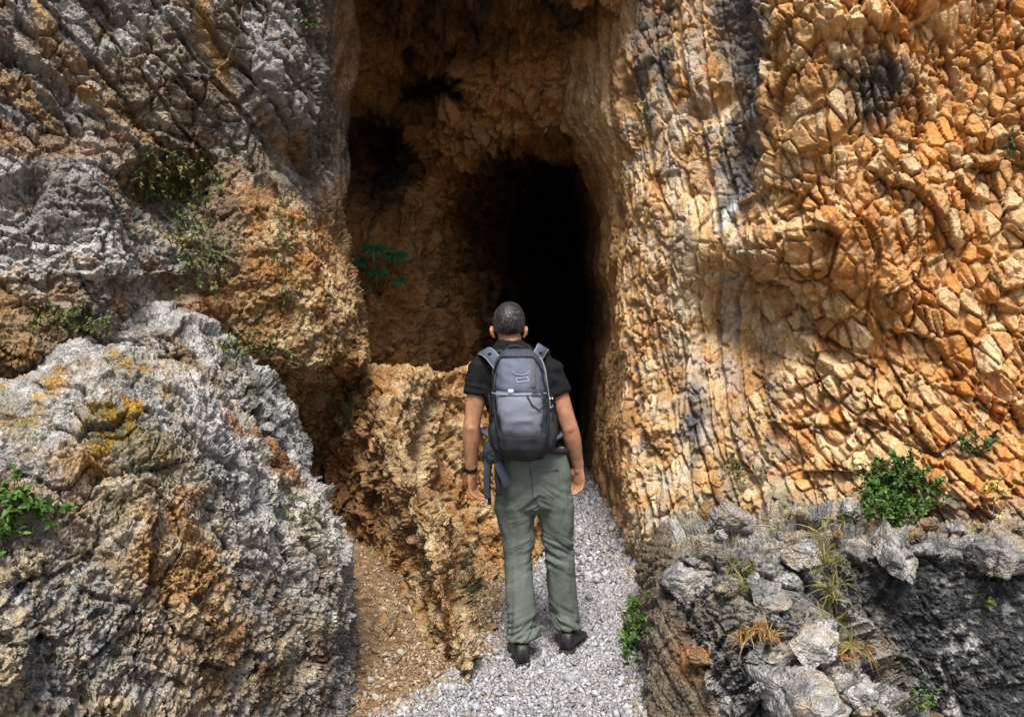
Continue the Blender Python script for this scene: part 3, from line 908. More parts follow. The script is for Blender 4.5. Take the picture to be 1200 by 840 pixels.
def path_left(Y):
    """left edge of the gravel at distance Y"""
    return np.interp(Y, [0, 2.5, 3.2, 3.6, 4.2, 5.0, 5.8, 7.2, 9], [-1.2, -1.0, -.62, -.34, -.12, -.05, .14, .2, .25])


def path_right(Y):
    return np.interp(Y, [0, 2.0, 3.2, 4.8, 7.5, 9], [.6, .56, .60, .80, .92, 1.0])


def ground_z(P):
    x, y = P[:, 0], P[:, 1]
    off = np.clip(path_left(y) - x, 0, 3)
    near = sstep(14, 7, np.abs(y - 3)) * sstep(14, 6, np.abs(x))
    slope = np.clip((y - 3.3) * .2, 0, .26) * sstep(.25, .85, off) * near
    n = fbm(P, 2.2, 4, 701) * .05 + fbm(P, 12, 4, 702, mode=1) * .028
    return (-.018 + slope + n * near * (.25 + .75 * sstep(-.1, .25, off))).astype(F32)


def ground_col(P):
    m = fbm(P, 5, 4, 710)
    k = np.broadcast_to(EARTHC, P.shape).copy()
    k = mixc(k, BROWN, np.clip(.2 + m * 2, 0, .7))
    return mixc(k, CREAM * .7, np.clip(fbm(P, 22, 3, 711) * 2.5, 0, .6))


xs = dense(-150, 150, -1.7, 1.3, .022, .1)
ys = dense(-150, 150, 2.3, 6.2, .022, .1)
GP, o = sheet('ground', xs, ys, ground_z, M_EARTH, ground_col)
tag(o, 'brown stony earth between the rocks', kind='structure')
gx, gy, gd = to_px(GP)
SURF['ground'] = (GP, np.tile(np.array([[0, 0, 1]], F32), (len(GP), 1)), gx, gy, gd)

# trodden bed of the gravel path, a sheet just above the earth
ny, nx = 120, 14
ysp = np.concatenate([np.linspace(-6, 1.5, 20), np.linspace(1.6, 14, 120)])
V = []
for yy in ysp:
    a, b = float(path_left(yy)), float(path_right(yy)) + .25
    for k in range(nx):
        V.append((a + (b - a) * k / (nx - 1), yy, 0))
V = np.array(V, F32)
V[:, 2] = .006 + fbm(V, 2.5, 3, 720) * .012
i = np.arange(len(ysp) - 1)[:, None] * nx + np.arange(nx - 1)[None, :]
Fp = np.stack([i, i + 1, i + nx + 1, i + nx], -1).reshape(-1, 4)
M_BED = rock_material('gravel bed', .6, fine=120)
o = link('path', mesh_from('path', V, Fp, M_BED, colour=np.broadcast_to(np.array((.27, .265, .26), F32), V.shape)))
tag(o, 'path of pale crushed stone leading into the cave', kind='structure')

# loose stone chips: too many to count
rng = np.random.default_rng(5)


def chips(n, ys_range, lat, size, seed, up=.6):
    r = np.random.default_rng(seed)
    Y = r.uniform(*ys_range, n)
    x = lat(Y, r)
    keep = np.isfinite(x)
    Y, x = Y[keep], x[keep]
    n = len(Y)
    base = np.array([(1, 0, -.35), (.35, .9, -.4), (-.75, .62, -.3), (-.8, -.55, -.42), (.3, -.95, -.3), (.1, .1, .75), (-.5, .1, .5), (.55, .2, .45)], float)
    base = base - base.mean(0)
    from itertools import combinations
    # convex hull by brute force
    Fh = []
    for a, b, c_ in combinations(range(8), 3):
        nn = np.cross(base[b] - base[a], base[c_] - base[a])
        d = (base - base[a]) @ nn
        if (d <= 1e-9).all(): Fh.append((a, b, c_))
        elif (d >= -1e-9).all(): Fh.append((a, c_, b))
    Fh = np.array(Fh)
    q = r.normal(size=(n, 4)); q /= np.linalg.norm(q, axis=1, keepdims=True)
    w, X, Yq, Z = q.T
    Rm = np.stack([1 - 2 * (Yq**2 + Z**2), 2 * (X*Yq - Z*w), 2 * (X*Z + Yq*w), 2 * (X*Yq + Z*w), 1 - 2 * (X**2 + Z**2), 2 * (Yq*Z - X*w),
                   2 * (X*Z - Yq*w), 2 * (Yq*Z + X*w), 1 - 2 * (X**2 + Yq**2)], 1).reshape(n, 3, 3)
    sz = size * np.exp(r.normal(0, .38, n))
    sq = np.stack([np.ones(n), r.uniform(.6, 1, n), r.uniform(.5, .95, n)], 1)
    loc = base[None] * (1 + r.normal(0, .16, (n, 8, 3))) * sq[:, None, :] * sz[:, None, None]
    Vv = np.einsum('nij,nkj->nki', Rm, loc)
    P0 = np.stack([x, Y, np.zeros(n)], 1).astype(F32)
    zb = np.maximum(ground_z(P0), np.where((x > path_left(Y)), .006, -9))
    P0[:, 2] = zb + sz * up * r.uniform(.2, 1.2, n)
    Vv = Vv + P0[:, None, :]
    F = (Fh[None] + (np.arange(n) * 8)[:, None, None]).reshape(-1, 3)
    return Vv.reshape(-1, 3), F, r.uniform(0, 1, n).repeat(8), np.full(n * 8, 0.)


def lat_path(Y, r):
    a, b = path_left(Y), path_right(Y)
    u = r.uniform(0, 1, len(Y))
    x = a + (b + .12 - a) * u
    edge = (x - a) / .25 + r.normal(0, .4, len(Y))
    return np.where(edge > .25, x, np.nan)


def lat_dirt(Y, r):
    a = path_left(Y)
    x = a - np.abs(r.normal(0, .55, len(Y))) + .15
    return np.where(x > -1.3, x, np.nan)


def lat_edge(Y, r):
    b = path_right(Y)
    return b + .08 - np.abs(r.normal(0, .10, len(Y)))


m, nt, bs, N, L = nodes_of('crushed stone')
at_ = N('ShaderNodeAttribute'); at_.attribute_name = 'rnd'
rp = N('ShaderNodeValToRGB')
rp.color_ramp.elements[0].color = (.17, .17, .18, 1); rp.color_ramp.elements[1].color = (.46, .46, .49, 1)
e = rp.color_ramp.elements.new(.5); e.color = (.28, .28, .295, 1)
e = rp.color_ramp.elements.new(.14); e.color = (.26, .23, .20, 1)
L(at_.outputs['Fac'], rp.inputs[0]); L(rp.outputs[0], bs.inputs['Base Color']); bs.inputs['Roughness'].default_value = .85
M_CHIP = m
m, nt, bs, N, L = nodes_of('tan stone')
at_ = N('ShaderNodeAttribute'); at_.attribute_name = 'rnd'
rp = N('ShaderNodeValToRGB')
rp.color_ramp.elements[0].color = (.14, .085, .045, 1); rp.color_ramp.elements[1].color = (.50, .40, .27, 1)
e = rp.color_ramp.elements.new(.5); e.color = (.26, .17, .085, 1)
e = rp.color_ramp.elements.new(.85); e.color = (.36, .31, .25, 1)
L(at_.outputs['Fac'], rp.inputs[0]); L(rp.outputs[0], bs.inputs['Base Color']); bs.inputs['Roughness'].default_value = .9
M_TANCHIP = m

parts = [chips(26000, (2.4, 5.0), lat_path, .0088, 1), chips(8000, (5.0, 9.5), lat_path, .014, 2), chips(12000, (2.4, 4.6), lat_path, .0065, 3, .5), chips(700, (2.4, 5.5), lat_path, .015, 4, .4)]
Vs, Fs, Rn, off = [], [], [], 0
for a, b, c_, _ in parts:
    Vs.append(a); Fs.append(b + off); Rn.append(c_); off += len(a)
o = link('gravel', mesh_from('gravel', np.concatenate(Vs), np.concatenate(Fs), M_CHIP, attrs={'rnd': np.concatenate(Rn)}))
tag(o, 'loose white grey crushed stone covering the path', kind='stuff')
parts = [chips(13000, (2.4, 5.6), lat_dirt, .0085, 11, .4), chips(350, (2.4, 5.4), lat_dirt, .020, 12, .3), chips(2500, (2.4, 7.5), lat_edge, .009, 13, .5)]
Vs, Fs, Rn, off = [], [], [], 0
for a, b, c_, _ in parts:
    Vs.append(a); Fs.append(b + off); Rn.append(c_); off += len(a)
o = link('rubble', mesh_from('rubble', np.concatenate(Vs), np.concatenate(Fs), M_TANCHIP, attrs={'rnd': np.concatenate(Rn)}))
tag(o, 'tan stone chips strewn on the brown earth beside the path', kind='stuff')

# the hill the cave is cut into: closes the rock from above and behind
xs = np.linspace(-40, 40, 61); ys = np.concatenate([[4.9, 4.95], np.linspace(5.6, 60, 40)])


def hill_z(P):
    x, y = P[:, 0], P[:, 1]
    h = 7.6 + fbm(P, .15, 4, 801) * 2.5 + np.clip(y - 6, 0, 20) * .25
    h = h * sstep(39, 18, np.abs(x)) * sstep(60, 40, y)
    return np.where(y < 4.93, 6.3 * sstep(39, 18, np.abs(x)), h).astype(F32)


_, o = sheet('hill', xs, ys, hill_z, M_EARTH, lambda P: mixc(np.broadcast_to(TAN * .7, P.shape).copy(), MOSS, np.clip(.4 + fbm(P, .5, 3, 5) * 2, 0, 1)))
tag(o, 'rocky hill above the cave', kind='structure')
# ================================================================== the hiker
def nrm(v):
    v = np.asarray(v, float)
    return v / (np.linalg.norm(v) + 1e-12)


class MB:
    """collects closed shapes for one mesh"""
    def __init__(self):
        self.V, self.F, self.n = [], [], 0

    def add(self, V, F):
        self.V.append(np.asarray(V, float))
        self.F += [tuple(i + self.n for i in f) for f in F]
        self.n += len(V)
        return self

    def rings(self, rings, cap=True):
        m = len(rings[0])
        V = np.concatenate([np.asarray(r, float) for r in rings])
        F = []
        for a in range(len(rings) - 1):
            for k in range(m):
                F.append((a * m + k, a * m + (k + 1) % m, (a + 1) * m + (k + 1) % m, (a + 1) * m + k))
        if cap:
            F.append(tuple(range(m - 1, -1, -1)))
            F.append(tuple((len(rings) - 1) * m + k for k in range(m)))
        return self.add(V, F)

    def tube(self, pts, rad, n=12, flat=None, round_end=True, up=None):
        """swept tube; rad a number or one per point; flat = ratio of the second radius"""
        pts = np.asarray(pts, float)
        rad = np.broadcast_to(np.asarray(rad, float), (len(pts),)).copy()
        if round_end:
            d0, d1 = nrm(pts[0] - pts[1]), nrm(pts[-1] - pts[-2])
            pre = [(pts[0] + d0 * rad[0] * a, rad[0] * b) for a, b in ((.95, .3), (.7, .7), (.35, .93))]
            post = [(pts[-1] + d1 * rad[-1] * a, rad[-1] * b) for a, b in ((.35, .93), (.7, .7), (.95, .3))]
            pts = np.array([p for p, _ in pre] + list(pts) + [p for p, _ in post])
            rad = np.array([r for _, r in pre] + list(rad) + [r for _, r in post])
        T = np.gradient(pts, axis=0)
        u = np.array(up, float) if up is not None else (np.array([0, 1., 0]) if abs(nrm(T[0])[1]) < .8 else np.array([1., 0, 0]))
        rings = []
        a = np.linspace(0, 2 * np.pi, n, endpoint=False)
        for p, t, r in zip(pts, T, rad):
            t = nrm(t)
            x = nrm(u - t * (u @ t))
            y = np.cross(t, x)
            u = x if up is None else u
            rings.append(p + r * (np.cos(a)[:, None] * x * (1 if flat is None else flat) + np.sin(a)[:, None] * y))
        return self.rings(rings)

    def ellipsoid(self, c, r, n=16, rot=None):
        th = np.linspace(0, np.pi, n // 2 + 1)[1:-1]
        a = np.linspace(0, 2 * np.pi, n, endpoint=False)
        M = np.eye(3) if rot is None else np.array(rot)
        rings = []
        for t in [.08] + list(th) + [np.pi - .08]:
            q = np.stack([np.sin(t) * np.cos(a) * r[0], np.sin(t) * np.sin(a) * r[1], np.full(n, -np.cos(t) * r[2])], 1)
            rings.append(q @ M.T + np.array(c))
        return self.rings(rings)

    def loft(self, secs, n=28, e=2.3):
        """secs: (centre x,y,z, half width, half depth[, exponent])"""
        a = np.linspace(0, 2 * np.pi, n, endpoint=False)
        rings = []
        for s in secs:
            ee = s[5] if len(s) > 5 else e
            cx, sx = np.cos(a), np.sin(a)
            x = np.sign(cx) * np.abs(cx) ** (2 / ee) * s[3]
            y = np.sign(sx) * np.abs(sx) ** (2 / ee) * s[4]
            rings.append(np.stack([s[0] + x, s[1] + y, np.full(n, s[2])], 1))
        return self.rings(rings)

    def ribbon(self, pts, width, thick, side):
        """flat strap along pts; side = direction across the strap (one, or one per point)"""
        pts = np.asarray(pts, float)
        T = np.gradient(pts, axis=0)
        sd = np.broadcast_to(np.asarray(side, float), pts.shape)
        w = np.broadcast_to(np.asarray(width, float), (len(pts),))
        rings = []
        for p, t, s, ww in zip(pts, T, sd, w):
            t = nrm(t); s = nrm(s - t * (s @ t)); u = np.cross(t, s)
            h, k = ww / 2, thick / 2
            rings.append([p + s * (h - k * .6) + u * k, p + s * h, p + s * (h - k * .6) - u * k, p - s * (h - k * .6) - u * k, p - s * h, p - s * (h - k * .6) + u * k])
        return self.rings(rings)

    def box(self, c, half, rot=None, bev=.2):
        return self.loft_box(c, half, rot, bev)

    def loft_box(self, c, half, rot, bev):
        a = np.linspace(0, 2 * np.pi, 16, endpoint=False)
        M = np.eye(3) if rot is None else np.array(rot)
        rings = []
        for z, s in ((-1, 1 - bev), (-(1 - bev), 1), (1 - bev, 1), (1, 1 - bev)):
            x = np.sign(np.cos(a)) * np.abs(np.cos(a)) ** .4 * half[0] * s
            y = np.sign(np.sin(a)) * np.abs(np.sin(a)) ** .4 * half[1] * s
            rings.append(np.stack([x, y, np.full(16, z * half[2])], 1) @ M.T + np.array(c))
        return self.rings(rings)

    def mesh(self, name, mat=None, smooth=True, origin=None, attrs=None):
        V = np.concatenate(self.V)
        if origin is not None:
            V = V - np.array(origin)
        return mesh_from(name, V, self.F, mat, smooth=smooth, attrs=attrs)


def remesh(mb, voxel, smooth=3, fac=.5):
    """melt the collected shapes into one continuous skin -> verts, faces"""
    me = mb.mesh('melt')
    ob = bpy.data.objects.new('melt', me)
    col.objects.link(ob)
    r = ob.modifiers.new('r', 'REMESH'); r.mode = 'VOXEL'; r.voxel_size = voxel
    s = ob.modifiers.new('s', 'SMOOTH'); s.factor = fac; s.iterations = smooth
    dg = bpy.context.evaluated_depsgraph_get()
    ev = ob.evaluated_get(dg)
    m2 = ev.to_mesh()
    V = np.empty(len(m2.vertices) * 3, F32); m2.vertices.foreach_get('co', V)
    Nn = np.empty(len(m2.vertices) * 3, F32); m2.vertices.foreach_get('normal', Nn)
    nq = len(m2.polygons)
    F = np.empty(len(m2.loops), np.int32); m2.loops.foreach_get('vertex_index', F)
    lt = np.empty(nq, np.int32); m2.polygons.foreach_get('loop_total', lt)
    assert (lt == 4).all()
    ev.to_mesh_clear()
    bpy.data.objects.remove(ob); bpy.data.meshes.remove(me)
    return V.reshape(-1, 3), Nn.reshape(-1, 3), F.reshape(-1, 4)


def plain(name, color, rough=.8, bump=0, scale=400, spec=.3, mottle=0, mscale=30, weave=False):
    m, nt, bs, N, L = nodes_of(name)
    bs.inputs['Base Color'].default_value = (*color, 1)
    bs.inputs['Roughness'].default_value = rough
    bs.inputs['Specular IOR Level'].default_value = spec
    tc = N('ShaderNodeTexCoord')
    if mottle:
        n = N('ShaderNodeTexNoise'); n.inputs['Scale'].default_value = mscale; n.inputs['Detail'].default_value = 5
        L(tc.outputs['Object'], n.inputs['Vector'])
        mr = N('ShaderNodeMapRange'); mr.inputs['From Min'].default_value = .3; mr.inputs['From Max'].default_value = .7
        mr.inputs['To Min'].default_value = 1 - mottle; mr.inputs['To Max'].default_value = 1 + mottle
        L(n.outputs['Fac'], mr.inputs['Value'])
        mx = N('ShaderNodeMix'); mx.data_type = 'RGBA'; mx.blend_type = 'MULTIPLY'; mx.inputs['Factor'].default_value = 1
        mx.inputs['A'].default_value = (*color, 1)
        L(mr.outputs[0], mx.inputs['B']); L(mx.outputs['Result'], bs.inputs['Base Color'])
    if bump:
        n = N('ShaderNodeTexNoise'); n.inputs['Scale'].default_value = scale; n.inputs['Detail'].default_value = 3
        L(tc.outputs['Object'], n.inputs['Vector'])
        b = N('ShaderNodeBump'); b.inputs['Strength'].default_value = bump; b.inputs['Distance'].default_value = .003
        L(n.outputs['Fac'], b.inputs['Height']); L(b.outputs[0], bs.inputs['Normal'])
    return m


M_SKIN = plain('skin', (.37, .18, .10), .5, .45, 220, .4, .28, 24)
M_SKIN.node_tree.nodes['Principled BSDF'].inputs['Subsurface Weight'].default_value = .08
M_SKIN.node_tree.nodes['Principled BSDF'].inputs['Subsurface Radius'].default_value = (.01, .004, .002)
M_SHIRT = plain('black jersey', (.0075, .0075, .009), .9, .3, 500, .2, .3, 20)
M_TROUSER = plain('grey green trouser cloth', (.112, .130, .110), .85, .35, 600, .2, .12, 14)
M_HAIR = plain('dark greying hair', (.018, .016, .016), .55, 0, 300, .4, .5, 70)
M_SHOE = plain('black shoe leather', (.014, .014, .016), .5, .3, 200, .4, .2, 40)
M_SOLE = plain('dark rubber', (.03, .029, .028), .85, .3, 200, .2)
M_WATCH = plain('black watch strap', (.008, .008, .009), .5)

KP = 3.85
bx = lambda px: (px - 600) / FPX * KP
bz = lambda py: 1.6 - (py - 400) / FPX * KP
person = bpy.data.objects.new('person', None)
col.objects.link(person)
PO = np.array((.13, 3.84, 0.))
person.location = PO
tag(person, 'hiker seen from behind in black t-shirt and grey green trousers walking into the cave', 'person')

B = MB()
# trunk
B.loft([(.10, 3.86, .80, .13, .10), (.105, 3.86, .90, .175, .125), (.10, 3.86, .98, .168, .118), (.078, 3.855, 1.08, .145, .105), (.06, 3.85, 1.18, .152, .108),
        (.042, 3.85, 1.30, .172, .115), (.03, 3.85, 1.40, .182, .112), (.018, 3.85, 1.47, .165, .095), (.008, 3.855, 1.515, .105, .075), (0, 3.86, 1.545, .07, .062)])
# neck, head
B.tube([(.002, 3.855, 1.50), (-.006, 3.862, 1.56), (-.012, 3.875, 1.62)], [.068, .060, .058], 18)
B.ellipsoid((-.016, 3.875, 1.694), (.076, .097, .088), 24)
B.ellipsoid((-.016, 3.915, 1.635), (.056, .060, .068), 20)
B.ellipsoid((-.016, 3.955, 1.592), (.034, .026, .024), 14)       # chin
B.ellipsoid((-.016, 3.982, 1.655), (.012, .022, .024), 12)       # nose
B.ellipsoid((-.016, 3.965, 1.705), (.052, .016, .014), 14)       # brow
B.ellipsoid((-.016, 3.972, 1.617), (.022, .010, .008), 12)       # lips
for s in (-1, 1):
    B.ellipsoid((-.016 + s * .028, 3.962, 1.685), (.012, .010, .008), 10)
    ex = -.016 + s * .079
    B.tube([(ex - s * .004, 3.868, 1.622), (ex + s * .006, 3.862, 1.636), (ex + s * .011, 3.858, 1.655), (ex + s * .009, 3.866, 1.672), (ex, 3.876, 1.672)],
           [.007, .0085, .008, .0075, .005], 8)
    B.ellipsoid((ex, 3.868, 1.65), (.006, .012, .022), 10)
# legs (inside the trousers)
B.tube([(.02, 3.86, .90), (.03, 3.865, .55), (.048, 3.80, .14), (.05, 3.79, .06)], [.085, .058, .045, .04], 14)
B.tube([(.19, 3.86, .90), (.24, 3.90, .55), (.275, 3.97, .14), (.28, 3.98, .06)], [.085, .058, .045, .04], 14)
# arms
sl_, el_, wl_ = np.array((-.156, 3.85, 1.462)), np.array((-.203, 3.825, 1.172)), np.array((-.208, 3.875, .942))
sr_, er_, wr_ = np.array((.190, 3.85, 1.458)), np.array((.288, 3.825, 1.168)), np.array((.338, 3.895, .965))


def arm(s, e, w):
    d1, d2 = e - s, w - e
    pts = [s, s + d1 * .25, s + d1 * .5, s + d1 * .8, e, e + d2 * .2, e + d2 * .4, e + d2 * .7, w]
    B.tube(pts, [.052, .052, .050, .044, .0425, .045, .043, .034, .028], 16)
    B.ellipsoid(e + np.array((0, -.026, 0)), (.022, .02, .028), 12)


def hand(w, d, n, s, curl, scale=1.0):
    """w wrist, d along the hand, n out of the palm, s towards the thumb"""
    d = nrm(d); n = nrm(n - d * (n @ d)); s = nrm(np.cross(n, d)) * (1 if np.cross(n, d) @ s > 0 else -1)
    q = lambda a, b, c_: w + (d * a + s * b + n * c_) * scale
    B.tube([q(-.02, 0, 0), q(.02, 0, 0)], [.027, .027], 14)
    a = np.linspace(0, 2 * np.pi, 16, endpoint=False)
    rings = []
    for t, hw, ht in ((-.005, .026, .020), (.02, .032, .019), (.05, .039, .017), (.08, .041, .014), (.095, .038, .011)):
        rings.append([q(t, np.cos(x) * hw, np.sin(x) * ht) for x in a])
    B.rings(rings)
    B.ellipsoid(q(.035, .026, .008), (.02, .02, .024), 12)
    for (off, ln, r0, t0) in ((.030, .074, .0088, .088), (.0105, .082, .0090, .093), (-.0095, .076, .0086, .090), (-.0285, .060, .0076, .082)):
        p = q(t0 - .02, off, 0)
        pts, ang = [p, q(t0, off * 1.03, 0)], 0
        for f, cu in ((.46, curl * .8), (.30, curl * 1.25), (.24, curl * .9)):
            ang += cu
            dd = d * math.cos(ang) + n * math.sin(ang) + s * off * 1.2
            pts.append(pts[-1] + nrm(dd) * ln * f * scale)
        B.tube(pts, [r0, r0 * 1.03, r0, r0 * .92, r0 * .80], 10)
    pts = [q(.018, .022, .006), q(.045, .046, .014), q(.075, .054, .026), q(.100, .050, .038)]
    B.tube(pts, [.013, .0115, .0100, .0085], 10)


arm(sl_, el_, wl_)
arm(sr_, er_, wr_)
hand(wl_, (.10, .12, -1), (.85, -.45, .1), np.array((.35, .85, 0)), R(24))
hand(wr_, (.02, .10, -1), (-.62, -.72, .1), np.array((-.5, .8, 0)), R(30))
V, Nn, F = remesh(B, .0036, 2)
o = link('body', mesh_from('body', V - PO, F, M_SKIN, smooth=True), person)

# hair: a cap over the skull down to the nape, clear of the ears
c0 = np.array((-.016, 3.873, 1.697))
hb = MB()
hb.ellipsoid(c0 + np.array((0, 0, .004)), (.0805, .103, .093), 48)
hb.ellipsoid(c0 + np.array((.004, .02, .05)), (.062, .07, .052), 32)
Vh, Nh, Fh = remesh(hb, .0032, 1)
rel = Vh - c0
front = rel[:, 1]
zmin = np.where(front < -.01, -.078 + np.abs(rel[:, 0]) * .18, np.where(front < .035, -.012 + (front + .01) * .9, .035 + (front - .035) * .5))
keep = rel[:, 2] > zmin
kf = keep[Fh].all(1)
Fk = Fh[kf]
used = np.unique(Fk)
mp = np.full(len(Vh), -1); mp[used] = np.arange(len(used))
Vk, Nk, Fk = Vh[used], Nh[used], mp[Fk]
st = fbm(Vk - c0.astype(F32), (230, 110, 60), 3, 901, .7)
edge = sstep(.0, .022, rel[used][:, 2] - zmin[used])
Vk = Vk + Nk * (st * .0065 + (edge - .75) * .006)[:, None]
# close it with an inner shell
Vi = c0 + (Vk - c0) * .93
nk = len(Vk)
E = {}
for f in Fk:
    for a, b in zip(f, np.roll(f, -1)):
        E[(a, b)] = True
rim = [(a, b) for (a, b) in E if (b, a) not in E]
FF = [tuple(f) for f in Fk] + [tuple(int(i) + nk for i in f[::-1]) for f in Fk] + [(b, a, a + nk, b + nk) for a, b in rim]
grey = np.clip(sstep(.02, .075, np.abs(rel[used][:, 0])) * .5 * sstep(.05, -.05, rel[used][:, 2]) + sstep(.02, .3, st) * .75 - .06, 0, 1)
m, nt, bs, N, L = nodes_of('greying hair')
at_ = N('ShaderNodeAttribute'); at_.attribute_name = 'grey'
rp = N('ShaderNodeValToRGB'); rp.color_ramp.elements[0].color = (.010, .0095, .0095, 1); rp.color_ramp.elements[1].color = (.10, .097, .094, 1)
L(at_.outputs['Fac'], rp.inputs[0]); L(rp.outputs[0], bs.inputs['Base Color']); bs.inputs['Roughness'].default_value = .5
o = link('hair', mesh_from('hair', np.concatenate([Vk, Vi]) - PO, FF, m, smooth=True, attrs={'grey': np.concatenate([grey, grey])}), person)

# t-shirt
B = MB()
B.loft([(.085, 3.855, 1.00, .172, .128), (.082, 3.855, 1.06, .160, .122), (.065, 3.85, 1.18, .168, .124), (.045, 3.85, 1.30, .180, .128), (.031, 3.85, 1.40, .188, .124),
        (.018, 3.85, 1.47, .176, .108), (.014, 3.855, 1.515, .152, .096), (.008, 3.86, 1.552, .116, .084), (-.003, 3.866, 1.585, .078, .071), (-.008, 3.87, 1.602, .066, .064)])
for s, e, k in ((sl_, el_, -1), (sr_, er_, 1)):
    d = e - s
    B.tube([s - d * .10 - np.array((k * .03, 0, 0)), s + d * .02, s + d * .25, s + d * .44], [.058, .069, .066, .066], 18, round_end=False)
V, Nn, F = remesh(B, .006, 3)
wr = fbm(V, (7, 7, 16), 3, 911, .5, mode=2) * .010 + fbm(V, 30, 2, 912) * .002
wr = np.maximum(wr * 1.5, -.004)
V = V + Nn * wr[:, None]
o = link('t_shirt', mesh_from('t_shirt', V - PO, F, M_SHIRT, smooth=True), person)

# trousers
B = MB()
B.loft([(.116, 3.86, .735, .10, .07), (.112, 3.86, .775, .165, .125), (.106, 3.86, .84, .192, .148), (.102, 3.858, .92, .198, .152), (.096, 3.857, 1.0, .188, .142), (.088, 3.855, 1.075, .178, .134)], 32)


def leg(secs):
    B.loft(secs, 26, 2.15)


leg([(.006 + .010, 3.86, .88, .095, .13), (.012, 3.862, .78, .104, .122), (.018, 3.865, .70, .096, .106), (.026, 3.87, .62, .084, .095), (.031, 3.87, .54, .076, .086),
     (.034, 3.86, .46, .074, .084), (.040, 3.84, .36, .074, .083), (.046, 3.82, .26, .073, .084), (.050, 3.812, .20, .074, .086), (.053, 3.808, .15, .081, .094), (.054, 3.808, .128, .081, .095)])
leg([(.205, 3.86, .88, .092, .13), (.216, 3.865, .78, .096, .120), (.226, 3.875, .70, .087, .104), (.234, 3.89, .62, .080, .094), (.242, 3.905, .54, .077, .086),
     (.247, 3.91, .46, .076, .085), (.256, 3.925, .36, .076, .085), (.264, 3.94, .26, .076, .085), (.272, 3.957, .21, .077, .088), (.276, 3.965, .155, .081, .094), (.276, 3.965, .130, .081, .095)])
V, Nn, F = remesh(B, .0058, 4)
z = V[:, 2]
knee = np.exp(-((z - .56) / .10) ** 2)
hem = np.exp(-((z - .17) / .075) ** 2)
seat = np.exp(-((z - .80) / .09) ** 2)
tilt = V.copy(); tilt[:, 2] = V[:, 2] + (V[:, 0] - .13) * .55 * np.sign(V[:, 0] - .13)
fold = fbm(tilt, (4, 4, 17), 2, 921, .4, mode=1) + .12
fold2 = fbm(tilt, (6, 6, 26), 2, 922, .4, mode=1) + .12
gate = sstep(-.12, .3, fbm(V, (4, 4, 5), 2, 925))
long_ = fbm(V, (12, 12, 2.2), 3, 923)
wr = fold * (.006 + .022 * knee + .011 * seat + .012 * hem) * (.3 + gate) + fold2 * (.010 * knee + .026 * hem + .003 * seat) * (.4 + .8 * gate) + long_ * .022 + fbm(V, 40, 2, 924) * .0012 - .002
V = V + Nn * wr[:, None]
o = link('trousers', mesh_from('trousers', V - PO, F, M_TROUSER, smooth=True), person)
# patch pocket flap and seams are sub-pieces of the trousers
tro = o


def on_back(px, py, lift=.004):
    """point of the trousers seen at a pixel"""
    x, y, d = to_px(V)
    m = np.flatnonzero((np.abs(x - px) < 3) & (np.abs(y - py) < 3))
    i = m[np.argmin(d[m])]
    return V[i].astype(float) - np.array((0, lift, 0))


pk = MB()
pk.ribbon([on_back(p, 548 + (p - 625) * .03, .002) for p in (626, 634, 642, 650, 657)], .016, .004, (0, 0, 1))
link('pocket_flap', pk.mesh('pocket_flap', M_TROUSER, origin=PO), tro)

sm = MB()
sm.tube([on_back(p, y, .0005) for p, y in ((622, 546), (624, 558), (625, 570), (627, 582), (629, 594), (630, 603))], .0022, 6)
link('seat_seam', sm.mesh('seat_seam', plain('seam thread', (.05, .058, .048), .9), origin=PO), tro)

# shoes
def shoe(heel, toe_dir, length=.285):
    f = nrm(np.array((*toe_dir, 0.)))
    s = np.array((f[1], -f[0], 0))
    u = np.array((0, 0, 1.))
    q = lambda a, b, c_: np.array(heel) + f * a + s * b + u * c_
    a = np.linspace(0, 2 * np.pi, 24, endpoint=False)

    def ring(t, hw, z0, z1):
        return [q(t, np.sign(np.cos(x)) * abs(np.cos(x)) ** .75 * hw, (z0 + z1) / 2 + np.sign(np.sin(x)) * abs(np.sin(x)) ** .7 * (z1 - z0) / 2) for x in a]
    up, so_ = MB(), MB()
    up.rings([ring(.004, .028, .026, .090), ring(.018, .036, .024, .120), ring(.06, .040, .024, .130), ring(.10, .042, .024, .115), ring(.15, .045, .024, .082),
              ring(.20, .049, .024, .066), ring(.245, .044, .024, .054), ring(.275, .026, .026, .042)])
    so_.rings([ring(-.004, .028, .002, .034), ring(.012, .039, 0, .034), ring(.06, .042, 0, .032), ring(.11, .042, .002, .030), ring(.16, .049, .002, .030), ring(.21, .053, .002, .030),
               ring(.26, .046, .006, .032), ring(.288, .026, .012, .032)])
    t = MB()
    t.tube([q(.002, 0, .100), q(-.004, 0, .085), q(.0, 0, .07)], .006, 8)
    e = bpy.data.objects.new('shoe', None); col.objects.link(e); e.parent = person
    e.location = np.array(heel) - PO
    link('upper', up.mesh('upper', M_SHOE, origin=heel), e)
    link('sole', so_.mesh('sole', M_SOLE, origin=heel), e)
    link('heel_tab', t.mesh('heel_tab', M_SOLE, origin=heel), e)


shoe((.056, 3.705, -.003), (-.14, 1))
shoe((.266, 3.865, -.001), (.42, 1))

# wristwatch on the left wrist
wb = MB()
dA = nrm(wl_ - el_)
cw = wl_ - dA * .012
wb.tube([cw - dA * .011, cw - dA * .008, cw + dA * .008, cw + dA * .011], [.0315, .0335, .0335, .0315], 24, round_end=False)
wo = link('wristwatch', wb.mesh('wristwatch', M_WATCH, origin=PO), person)
wf = MB()
wf.box(cw + np.array((-.036, 0, 0)), (.005, .018, .018), None, .3)
link('watch_case', wf.mesh('watch_case', M_WATCH, origin=PO), wo)

